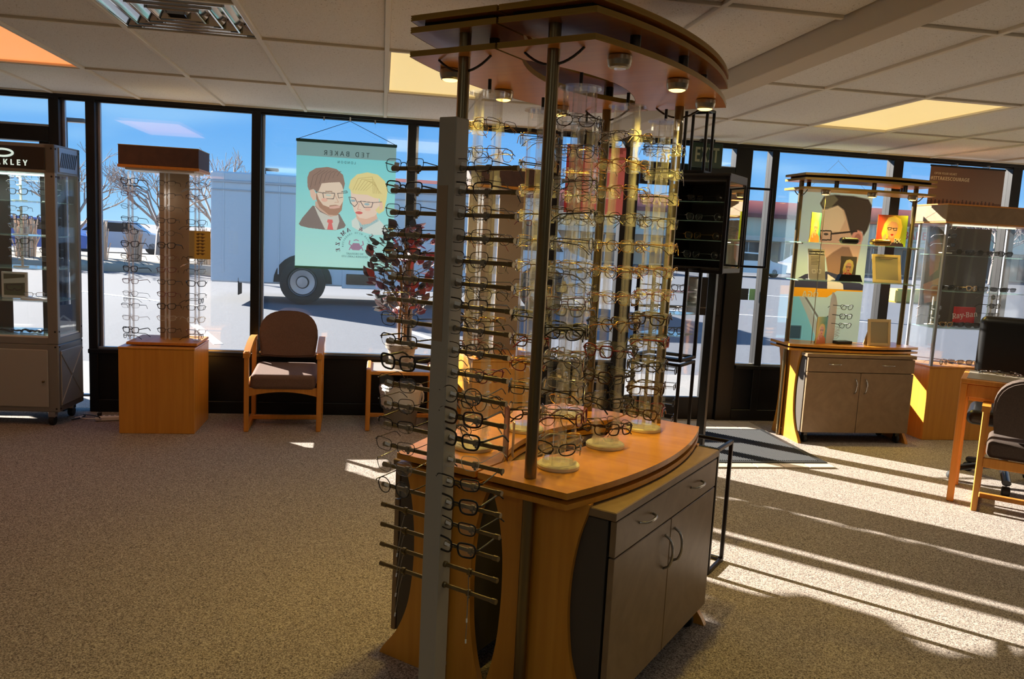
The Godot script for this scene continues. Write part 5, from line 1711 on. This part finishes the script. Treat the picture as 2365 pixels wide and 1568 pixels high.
func build_desk() -> void:
	var t := thing("desk", "light wood dispensing desk heaped with eyeglasses, in front of the glass case", "desk", DESK.origin, deg_to_rad(-41.57))
	part("desktop", bx(Vector3(0, 0.78, 0), Vector3(1.5, 0.03, 0.5), 0.004), M.oak, t)
	part("top_inlay", bx(Vector3(0, 0.7965, 0), Vector3(1.44, 0.003, 0.44), 0.001), mat(rgb(150, 138, 120), 0.35), t)
	for s in [-1.0, 1.0]:
		part("leg", bx(Vector3(s * 0.73, 0.383, 0.225), Vector3(0.04, 0.765, 0.045), 0.004), M.oak, t)
		part("leg", bx(Vector3(s * 0.73, 0.383, -0.225), Vector3(0.04, 0.765, 0.045), 0.004), M.oak, t)
		part("side_rail", bx(Vector3(s * 0.73, 0.73, 0), Vector3(0.03, 0.07, 0.4), 0.003), M.oak, t)
	part("front_panel", bx(Vector3(0, 0.68, -0.2), Vector3(1.42, 0.17, 0.02), 0.002), M.oak, t)
	part("apron", bx(Vector3(0, 0.72, 0.22), Vector3(1.42, 0.08, 0.02), 0.002), M.oak, t)
	rng.seed = 19
	for k in 15:
		var u := k / 14.0
		var b := Basis(Vector3.UP, rng.randf_range(-1.4, 1.4)) * Basis(Vector3.RIGHT, -PI / 2 + rng.randf_range(-0.25, 0.25))
		glasses(rng.randi() % 6, [0, 1, 2, 5, 4, 0, 1][rng.randi() % 7], DESK * Transform3D(b, Vector3(-0.66 + u * 0.8 + rng.randf_range(-0.03, 0.03), 0.808 + (k % 3) * 0.012, -0.02 + rng.randf_range(-0.14, 0.1))), "folded in the desk heap, %s from its left end" % ["first", "second", "third", "fourth", "fifth", "sixth", "seventh", "eighth", "ninth", "tenth", "eleventh", "twelfth", "thirteenth", "fourteenth", "last"][k], "heap of eyeglasses on the desk", "lens", false, k % 2 == 0, 1.45)
	arm_chair("dark brown wooden armchair seen from behind at the desk", Vector3(4.005, 0, -4.25), deg_to_rad(138.43), true)
	# office chair
	var o := thing("office_chair", "black leather swivel chair behind the desk", "office chair", Vector3(4.29, 0, -4.77), deg_to_rad(-41.57))
	part("backrest", MB.new().rbox(Vector3(0.0, 0.83, -0.28), Vector3(0.5, 0.62, 0.11), 0.05, 14).mesh(), M.black, o)
	part("seat", MB.new().rbox(Vector3(0.0, 0.47, -0.03), Vector3(0.5, 0.1, 0.48), 0.045, 14).mesh(), M.black, o)
	part("column", MB.new().bar(Vector3(0.0, 0.12, 0), Vector3(0.0, 0.43, 0), 0.028, 12).mesh(), M.black, o)
	part("back_bar", MB.new().tube(PackedVector3Array([Vector3(0, 0.43, -0.15), Vector3(0, 0.45, -0.34), Vector3(0, 0.62, -0.345)]), 0.02, 8).mesh(), M.black, o)
	for k in 5:
		var a := 0.1 + k * TAU / 5
		var e := Vector3(sin(a) * 0.32, 0, cos(a) * 0.32)
		var leg := part("base_leg", MB.new().tube(PackedVector3Array([Vector3(0, 0.13, 0), e * 0.5 + Vector3(0, 0.115, 0), e + Vector3(0, 0.085, 0)]), 0.022, 8, false, 1.3).mesh(), M.black, o)
		var cm := MB.new()
		cm.X = Transform3D(Basis(Vector3.UP, a) * Basis(Vector3.FORWARD, PI / 2), e + Vector3(0, 0.032, 0))
		cm.lathe([Vector2(0, -0.024), Vector2(0.028, -0.024), Vector2(0.032, -0.018), Vector2(0.032, 0.018), Vector2(0.028, 0.024), Vector2(0, 0.024)], 16)
		part("caster", cm.mesh(), M.rubber, leg)


func wire_box(m: MB, s: Vector3, y0: float, r: float) -> void:
	for sx in [-1.0, 1.0]:
		for sz in [-1.0, 1.0]:
			m.box(Vector3(sx * s.x / 2, y0 + s.y / 2, sz * s.z / 2), Vector3(r, s.y, r), r * 0.15)
	for y in [y0 + r / 2, y0 + s.y - r / 2]:
		for q in [-1.0, 1.0]:
			m.box(Vector3(0, y, q * s.z / 2), Vector3(s.x - r, r, r), r * 0.15)
			m.box(Vector3(q * s.x / 2, y, 0), Vector3(r, r, s.z - r), r * 0.15)


func build_frames() -> void:
	var turn := deg_to_rad(48.43)
	# the open metal frame on the floor beside the nearest cabinet
	var t := thing("metal_frame", "open black metal box frame standing on the carpet beside the nearest cabinet", "frame stand", Vector3(1.53, 0, -3.56), turn)
	var m := MB.new()
	wire_box(m, Vector3(0.21, 0.61, 0.26), 0.0, 0.018)
	part("frame", m.mesh(), M.black_frame, t)
	# glass tower with hanging glasses
	var g := thing("glass_tower", "black framed glass tower with eyeglasses, behind the far right acrylic tower", "display case", Vector3(1.735, 0, -4.66), turn)
	var gm := MB.new()
	wire_box(gm, Vector3(0.24, 0.56, 0.3), 0.84, 0.02)
	part("frame", gm.mesh(), M.black_frame, g)
	var lm := MB.new()
	wire_box(lm, Vector3(0.24, 0.83, 0.3), 0.0, 0.018)
	part("legs", lm.mesh(), M.black_frame, g)
	part("pane", bx(Vector3(0, 1.12, 0.147), Vector3(0.2, 0.5, 0.005), 0), M.pane, g)
	part("pane", bx(Vector3(-0.117, 1.12, 0), Vector3(0.005, 0.5, 0.26), 0), M.pane, g)
	for y in [0.99, 1.12, 1.25]:
		part("glass_shelf", bx(Vector3(0, y, 0), Vector3(0.22, 0.006, 0.27), 0.001), M.shelf, g)
	var rail := part("hanging_rail", bx(Vector3(0.05, 0.42, 0.0), Vector3(0.012, 0.8, 0.02), 0.002), M.clear, g)
	rng.seed = 5
	for k in 3:
		for q in 2:
			glasses([1, 0, 4][(k + q) % 3], [0, 1, 2][(k + 2 * q) % 3], g.transform * Transform3D(Basis(Vector3.UP, -0.5 + rng.randf_range(-0.2, 0.2)), Vector3(-0.02, [1.015, 1.145, 1.275][k], 0.07 - 0.12 * q)), "%s shelf of the glass tower, %s" % [["lowest", "middle", "top"][k], ["front", "rear"][q]], "eyeglasses in the glass tower")
	for k in 5:
		var y := 0.75 - k * 0.1
		part("peg", bx(Vector3(0.05, y, 0.03), Vector3(0.012, 0.012, 0.06), 0.002), M.clear, rail)
		glasses([1, 0][k % 2], [0, 1][k % 2], g.transform * Transform3D(Basis(Vector3.UP, 0.25), Vector3(0.05, y + 0.012, 0.07)), "hanging below the glass tower, %s" % ordinal(k), "eyeglasses under the glass tower")
	# dark cabinet with mirror side on a post
	var c := thing("mirror_cabinet", "dark sunglasses cabinet with mirrored side on a black post, before the exit door", "display case", Vector3(1.99, 0, -4.77), turn)
	part("base", MB.new().lathe([Vector2(0, 0), Vector2(0.17, 0), Vector2(0.17, 0.015), Vector2(0.03, 0.03), Vector2(0, 0.03)], 24).mesh(), M.black, c)
	part("post", bx(Vector3(0.06, 0.7, 0.05), Vector3(0.05, 1.36, 0.05), 0.004), M.black, c)
	var cm := MB.new()
	cm.box(Vector3(0, 1.39, 0), Vector3(0.34, 0.03, 0.36), 0.003)
	cm.box(Vector3(0, 1.94, 0), Vector3(0.34, 0.05, 0.36), 0.003)
	cm.box(Vector3(0.16, 1.66, 0), Vector3(0.02, 0.52, 0.36), 0.003)
	cm.box(Vector3(0, 1.66, -0.17), Vector3(0.34, 0.52, 0.02), 0.003)
	cm.box(Vector3(0.0, 1.66, 0.16), Vector3(0.32, 0.52, 0.018), 0.003)
	part("carcass", cm.mesh(), mat(rgb(44, 36, 30), 0.4), c)
	part("mirror", bx(Vector3(0.0, 1.66, 0.172), Vector3(0.33, 0.56, 0.006), 0.001), mat(rgb(215, 220, 222), 0.02, 1.0), c)
	for k in 4:
		part("shelf", bx(Vector3(-0.01, 1.45 + k * 0.115, -0.01), Vector3(0.3, 0.005, 0.32), 0), M.shelf, c)
	var fm := MB.new()
	for s in [-1.0, 1.0]:
		fm.box(Vector3(-0.176, 1.66, s * 0.17), Vector3(0.012, 0.58, 0.02), 0.002)
		fm.box(Vector3(-0.176, 1.66 + s * 0.28, 0), Vector3(0.012, 0.02, 0.34), 0.002)
	part("front_frame", fm.mesh(), M.black_frame, c)
	var dm := MB.new()
	dm.X = Transform3D(Basis(Vector3.UP, -0.9), Vector3(0.175, 0, 0.18))
	for s in [0.0, 0.16]:
		dm.box(Vector3(s, 1.66, 0), Vector3(0.014, 0.5, 0.014), 0.002)
	for s in [-1.0, 1.0]:
		dm.box(Vector3(0.08, 1.66 + s * 0.243, 0), Vector3(0.146, 0.014, 0.014), 0.002)
	part("swing_frame", dm.mesh(), M.black_frame, c)
	for k in 4:
		for q in 2:
			glasses([5, 1][q], [4, 3, 4, 2][k], c.transform * Transform3D(Basis(Vector3.UP, -0.5) , Vector3(-0.06, 1.478 + k * 0.115, 0.11 - q * 0.17)), "on the dark cabinet's %s shelf, %s" % [["lowest", "second", "third", "top"][k], ["mirror side", "inner side"][q]], "sunglasses in the dark cabinet", "lens", true, q == 0)
	var w := thing("wire_frame", "open black wire frame standing on top of the dark sunglasses cabinet", "frame stand", c.transform * Vector3(-0.1, 1.966, -0.06), turn)
	var wm := MB.new()
	wire_box(wm, Vector3(0.12, 0.38, 0.13), 0.0, 0.016)
	part("frame", wm.mesh(), M.black_frame, w)
	# red poster and small figures hung in the window next to the door
	var im := Image.create(64, 128, false, Image.FORMAT_RGB8)
	im.fill(rgb(200, 60, 60))
	im.fill_rect(Rect2i(10, 0, 54, 128), rgb(214, 110, 104))
	var rp := thing("window_poster", "red window poster beside the glass door, seen through the towers", "poster", Vector3(1.72, 1.75, -6.52))
	part("sheet", film(0.5, 0.55), print_mat(im, 0.6, 0.3), rp)
	part("hanger", bx(Vector3(0, 0.6, -0.03), Vector3(0.3, 0.12, 0.09), 0.002), M.bronze, rp)
	var wn := thing("window_number", "white window numerals on the glass above the door, seen from behind", "sign", Vector3(2.36, 2.245, -6.635))
	words("36", 0.11, M.white, wn, Vector3(0, 0, 0), true, 0, 0, false, true)
	var st := thing("window_stickers", "two small square stickers on the narrow glass beside the door", "sticker", Vector3(3.2, 1.13, -6.643))
	part("sticker", bx(Vector3(-0.035, 0, 0), Vector3(0.09, 0.1, 0.002), 0), mat(rgb(28, 36, 60), 0.4), st)
	part("sticker", bx(Vector3(0.045, 0, 0), Vector3(0.055, 0.1, 0.002), 0), mat(rgb(100, 150, 150), 0.4), st)


func build_right() -> void:
	var ao := Vector3(3.836, 0, -6.11)
	display_stand("maple display stand with glass shelves and lit canopy in front of the man's poster", ao, 0.0, 2.02, [true, true, true], true)
	rolling_cabinet("grey-brown laminate cabinet on casters under the poster stand by the window", ao + Vector3(0.0, 0, 0.285), 0.0)
	build_poster_stand_items(ao)
	build_glass_case()
	build_desk()
	build_frames()


# ---------------------------------------------------------------- outside
func build_outside() -> void:
	struct("ground", bx(Vector3(10, -0.16, -110), Vector3(420, 0.1, 204), 0), M.asphalt, "grey asphalt car park and road")
	struct("pavement", bx(Vector3(4, -0.1, -8.0), Vector3(40, 0.12, 2.4), 0.01), M.sidewalk, "pale concrete walkway outside the windows")
	var paint := mat(rgb(226, 224, 218), 0.8)
	var k := 0
	for q in [[-2.5, -12.2, 0.35, 2.2], [-5.0, -17.4, 0.9, 4.0], [0.8, -12.4, 0.35, 2.2], [-6.0, -12.2, 0.35, 2.2], [9.5, -18.5, 1.3, 5.0], [13.5, -27.0, 1.2, 6.0]]:
		var m := MB.new()
		m.X = Transform3D(Basis(Vector3.UP, q[2]), Vector3(q[0], -0.107, q[1]))
		var o := struct("trim_%d" % (k + 1), m.box(Vector3.ZERO, Vector3(0.12, 0.006, q[3]), 0).mesh(), paint, "white painted parking line")
		k += 1
	# box truck
	var t := thing("box_truck", "large white box truck parked outside the left windows", "truck", Vector3(0, -0.1, -17.3))
	var body := mat(rgb(214, 216, 220), 0.45)
	part("cargo_box", bx(Vector3(-0.45, 1.52, -1.2), Vector3(6.0, 2.25, 2.4), 0.03), body, t)
	for x in [-3.2, -2.1, -1.0, 0.1, 1.2, 2.3]:
		part("side_rib", bx(Vector3(x, 1.6, 0.008), Vector3(0.03, 2.0, 0.016), 0.004), body, t)
	part("roof_rail", bx(Vector3(-0.45, 2.45, 0.012), Vector3(6.0, 0.05, 0.03), 0.005), M.alu, t)
	part("roof_rail", bx(Vector3(-0.45, 2.28, 0.01), Vector3(6.0, 0.025, 0.02), 0.004), M.alu, t)
	part("skirt", bx(Vector3(0.75, 0.56, -0.02), Vector3(3.1, 0.4, 0.08), 0.01), body, t)
	part("side_box", bx(Vector3(-0.4, 0.56, 0.03), Vector3(0.62, 0.22, 0.04), 0.01), M.gunmetal, t)
	part("chassis", bx(Vector3(0.4, 0.5, -1.2), Vector3(5.2, 0.16, 1.0), 0.01), M.rubber, t)
	part("mud_flap", bx(Vector3(-2.9, 0.32, -0.2), Vector3(0.02, 0.36, 0.4), 0.005), M.rubber, t)
	part("cab", MB.new().prism(PackedVector2Array([Vector2(2.62, 0.4), Vector2(4.7, 0.4), Vector2(4.7, 1.15), Vector2(4.1, 1.35), Vector2(3.6, 2.1), Vector2(2.62, 2.15)]), -2.3, 0.0).mesh(), body, t)
	part("cab_window", MB.new().prism(PackedVector2Array([Vector2(2.9, 1.35), Vector2(3.95, 1.35), Vector2(3.5, 1.98), Vector2(2.9, 2.0)]), -0.01, 0.012).mesh(), M.gunmetal, t)
	for x in [-1.6, 3.5]:
		var am := MB.new()
		am.X = Transform3D(Basis(Vector3.RIGHT, PI / 2), Vector3(x, 0.46, 0.02))
		part("wheel_arch", MB.new().prism(arch(x, 0.46, 0.6), -0.3, 0.014).mesh(), M.rubber, t)
		am.lathe([Vector2(0, -0.12), Vector2(0.3, -0.12), Vector2(0.46, -0.1), Vector2(0.47, 0.0), Vector2(0.46, 0.1), Vector2(0.32, 0.12), Vector2(0.29, 0.08), Vector2(0.14, 0.03), Vector2(0.12, 0.1), Vector2(0, 0.1)], 32)
		var wh := part("wheel", am.mesh(), M.rubber, t)
		var hm := MB.new()
		hm.X = Transform3D(Basis(Vector3.RIGHT, PI / 2), Vector3(x, 0.46, 0.03))
		hm.lathe([Vector2(0.29, 0.09), Vector2(0.27, 0.06), Vector2(0.13, 0.04), Vector2(0.11, 0.11), Vector2(0, 0.115)], 28)
		part("hub", hm.mesh(), M.alu, wh)
	# cars on the left, far away
	for q in [[-14.2, -36.0, rgb(70, 110, 190), "blue parked car beyond the bare trees, nearest the window edge"], [-11.6, -39.0, rgb(190, 200, 214), "silver parked car beyond the bare trees"], [21.5, -45.0, rgb(226, 226, 228), "white parked car before the red-roofed shops"], [27.0, -47.0, rgb(120, 124, 132), "grey parked car before the red-roofed shops"]]:
		var c := thing("car", q[3], "car", Vector3(q[0], -0.11, q[1]), 0.15)
		part("body", MB.new().prism(PackedVector2Array([Vector2(-2.1, 0.25), Vector2(2.15, 0.25), Vector2(2.2, 0.75), Vector2(1.1, 0.95), Vector2(0.5, 1.42), Vector2(-1.0, 1.45), Vector2(-1.8, 0.98), Vector2(-2.15, 0.9)]), -0.85, 0.85).mesh(), mat(q[2], 0.25, 0.2), c)
		part("windows", MB.new().prism(PackedVector2Array([Vector2(-1.5, 0.96), Vector2(0.85, 0.96), Vector2(0.42, 1.34), Vector2(-0.95, 1.37)]), -0.86, 0.86).mesh(), M.black, c)
		for x in [-1.35, 1.35]:
			var wm := MB.new()
			wm.X = Transform3D(Basis(Vector3.RIGHT, PI / 2), Vector3(x, 0.32, 0.72))
			part("wheel", wm.lathe([Vector2(0, -0.1), Vector2(0.3, -0.1), Vector2(0.32, 0.1), Vector2(0.18, 0.13), Vector2(0, 0.13)], 20).mesh(), M.rubber, c)
	var col := thing("outside_column", "square walkway column outside the door, beyond the grey case", "column", Vector3(-4.4, -0.04, -8.72))
	part("shaft", bx(Vector3(0, 1.6, 0), Vector3(0.5, 3.2, 0.5), 0.02), M.sidewalk, col)
	part("base", bx(Vector3(0, 0.15, 0), Vector3(0.6, 0.3, 0.6), 0.02), M.sidewalk, col)
	build_trees()
	build_shops()
	for q in [[-5.55, -40.0, 4.15, "thin dark lamp post rising behind the white truck"], [-10.7, -30.0, 4.75, "lamp post arm above the trees at the narrow window"], [22.0, -52.0, 6.0, "thin lamp post in front of the red-roofed shops"]]:
		var l := thing("street_lamp", q[3], "street lamp", Vector3(q[0], -0.11, q[1]))
		part("post", MB.new().bar(Vector3.ZERO, Vector3(0, q[2], 0), 0.07, 8).mesh(), M.gunmetal, l)
		part("lamp_head", bx(Vector3(0.25, q[2] + 0.04, 0), Vector3(0.8, 0.14, 0.3), 0.03), M.gunmetal, l)


func arch(x: float, y: float, r: float) -> PackedVector2Array:
	var p := PackedVector2Array()
	for k in 15:
		var a := PI * k / 14.0
		p.append(Vector2(x + cos(a) * r, y - 0.02 + sin(a) * r))
	return p


func twig(m: MB, p: Vector3, d: Vector3, len: float, r: float, depth: int) -> void:
	var q := p + d * len * 0.5 + Vector3(rng.randf_range(-1, 1), rng.randf_range(-0.4, 0.6), rng.randf_range(-1, 1)) * len * 0.08
	var e := q + (d + Vector3(rng.randf_range(-1, 1), rng.randf_range(-0.3, 0.5), rng.randf_range(-1, 1)) * 0.35).normalized() * len * 0.5
	m.tube(PackedVector3Array([p, q, e]), r, 4 if depth < 3 else 5)
	if depth == 0:
		return
	for k in (3 if depth > 1 else 4):
		var dd := (d + Vector3(rng.randf_range(-1, 1), rng.randf_range(-0.25, 0.6), rng.randf_range(-1, 1)) * 0.95).normalized()
		twig(m, p.lerp(e, rng.randf_range(0.55, 1.0)), dd, len * rng.randf_range(0.6, 0.8), r * 0.55, depth - 1)


func build_trees() -> void:
	var bark := mat(rgb(150, 136, 130), 0.9)
	rng.seed = 15
	var spots := [[-10.3, -29.5, 1.05, "bare winter tree nearest the second mullion, left of the box display"], [-9.2, -35.5, 1.2, "bare winter tree directly behind the box display header"], [-8.3, -42.0, 1.35, "bare winter tree between the box display and the truck"], [-16.5, -34.0, 1.3, "bare winter tree behind the tall grey case"], [42.0, -50.0, 1.6, "bare tree near the right end of the shops"]]
	for s in spots:
		var t := thing("bare_tree", s[3], "tree", Vector3(s[0], -0.11, s[1]), 0.0, "bare trees across the car park")
		var m := MB.new()
		twig(m, Vector3.ZERO, Vector3(0.05, 1, 0).normalized(), 1.5 * s[2], 0.1 * s[2], 0)
		part("trunk", m.mesh(), bark, t)
		var b := MB.new()
		for k in 6:
			twig(b, Vector3(0.02, (0.9 + 0.1 * k) * s[2], 0), Vector3(cos(k * 1.05) * 0.8, 0.85, sin(k * 1.05) * 0.8).normalized(), 1.25 * s[2], 0.042 * s[2], 3)
		part("branches", b.mesh(), bark, t)
	# tall dry grasses, each clump a plant
	var straw := [mat(rgb(214, 188, 164), 0.9), mat(rgb(200, 172, 150), 0.9)]
	var blades := MB.new()
	for k in 110:
		var a := rng.randf() * TAU
		var r := rng.randf() * 0.24
		var h := rng.randf_range(0.5, 1.15)
		var p := Vector3(cos(a) * r, 0, sin(a) * r)
		blades.tube(PackedVector3Array([p, p * 1.15 + Vector3(0, h * 0.6, 0), p * 1.4 + Vector3(rng.randf_range(-0.1, 0.1), h, 0)]), 0.018, 3)
	var gm := blades.mesh()
	for k in 9:
		var g := thing("ornamental_grass", "tall clump of dry straw-coloured grass, number %s along the verge from the left" % ["one", "two", "three", "four", "five", "six", "seven", "eight", "nine", "ten", "eleven", "twelve"][k], "grass clump", Vector3(-12.9 + k * 1.05, 0.14, -26.9), k * 1.3, "dry grasses along the verge")
		part("blades", gm, straw[k % 2], g)
		g.scale = Vector3.ONE * [1.1, 0.9, 1.15, 1.0][k % 4]
	struct("hill", MB.new().rbox(Vector3(-14, -0.1, -29), Vector3(22, 0.5, 7), 0.24, 8).mesh(), mat(rgb(150, 142, 128), 0.95), "low planted verge")


func build_shops() -> void:
	var b := thing("shop_building", "long cream shopping-centre building with dark red roof band across the road", "building", Vector3(34, -0.11, -60))
	var cream := mat(rgb(222, 204, 178), 0.85)
	var red := mat(rgb(138, 62, 56), 0.7)
	part("wall", bx(Vector3(0, 2.1, -4), Vector3(78, 4.2, 8), 0), cream, b)
	part("roof", MB.new().at(Transform3D(Basis(Vector3(0, 0, 1), Vector3(0, 1, 0), Vector3(-1, 0, 0)), Vector3.ZERO)).prism(PackedVector2Array([Vector2(0.5, 4.1), Vector2(0.4, 4.4), Vector2(-1.6, 5.5), Vector2(-8.2, 5.5), Vector2(-8.2, 4.1)]), -39.2, 39.2).mesh(), red, b)
	part("canopy", bx(Vector3(0, 2.45, 1.2), Vector3(78, 0.35, 2.4), 0.02), mat(rgb(206, 196, 180), 0.8), b)
	for k in 14:
		var x := -36.0 + k * 5.4
		part("column", bx(Vector3(x, 1.15, 2.1), Vector3(0.35, 2.3, 0.35), 0.02), cream, b)
		var wn := part("window", bx(Vector3(x + 2.7, 1.15, 0.03), Vector3(3.6, 2.0, 0.06), 0.01), mat(rgb(92, 94, 100), 0.2), b)
		for s in [-0.9, 0.0, 0.9]:
			part("mullion", bx(Vector3(x + 2.7 + s, 1.15, 0.08), Vector3(0.08, 2.0, 0.05), 0), M.alu, wn)
	part("sign_band", bx(Vector3(8.9, 3.3, 0.05), Vector3(6.0, 0.9, 0.1), 0.02), cream, b)
	words("BARBER", 0.9, mat(rgb(210, 40, 48), 0.5), b, Vector3(9.5, 3.35, 0.12), false, 0, 0, false, true)
	# a pink-beige building straight behind the towers
	var c := thing("shop_building", "pale pinkish shop building seen through the acrylic towers, red stripe on its front", "building", Vector3(2.5, -0.11, -48))
	part("wall", bx(Vector3(0, 2.0, -3), Vector3(14, 4.0, 6), 0.02), mat(rgb(226, 208, 196), 0.85), c)
	part("roof", bx(Vector3(0, 4.15, -3), Vector3(14.4, 0.3, 6.4), 0.05), red, c)
	part("awning", bx(Vector3(0, 2.2, 0.5), Vector3(13, 0.3, 1.0), 0.02), mat(rgb(200, 60, 60), 0.7), c)
	for k in 4:
		var wn := part("window", bx(Vector3(-4.8 + k * 3.2, 1.0, 0.03), Vector3(2.2, 1.8, 0.06), 0.01), mat(rgb(110, 116, 124), 0.2), c)
		part("mullion", bx(Vector3(-4.8 + k * 3.2, 1.0, 0.08), Vector3(0.08, 1.8, 0.05), 0), M.alu, wn)
	# bollards and a yellow kerb block in the road
	for q in [[11.2, -19.1, "white marker post in the car park beyond the poster stand"], [7.6, -13.2, "pale marker post near the narrow window beside the door"]]:
		solo("bollard", MB.new().lathe([Vector2(0, 0), Vector2(0.09, 0), Vector2(0.09, 0.85), Vector2(0.06, 0.92), Vector2(0, 0.92)], 14).mesh(), M.white, q[2], "bollard", Vector3(q[0], -0.11, q[1]))
	solo("kerb_block", bx(Vector3(0, 0.25, 0), Vector3(1.2, 0.5, 0.5), 0.06), mat(rgb(226, 186, 84), 0.7), "yellow painted block standing at the roadside between poster stand and case", "kerb block", Vector3(18.6, -0.11, -26.0))


func _ready() -> void:
	set_view()
	make_materials()
	tag_mesh = MB.new().at(Transform3D(Basis(Vector3.BACK, -0.15), Vector3(-0.022, 0.003, 0.002))).box(Vector3.ZERO, Vector3(0.017, 0.009, 0.0006)).mesh()
	make_specs()
	build_floor()
	build_ceiling()
	build_walls()
	build_troffers()
	build_outside()
	build_island()
	build_pillar()
	build_left()
	build_right()
	for s in specs:
		s.node.free()
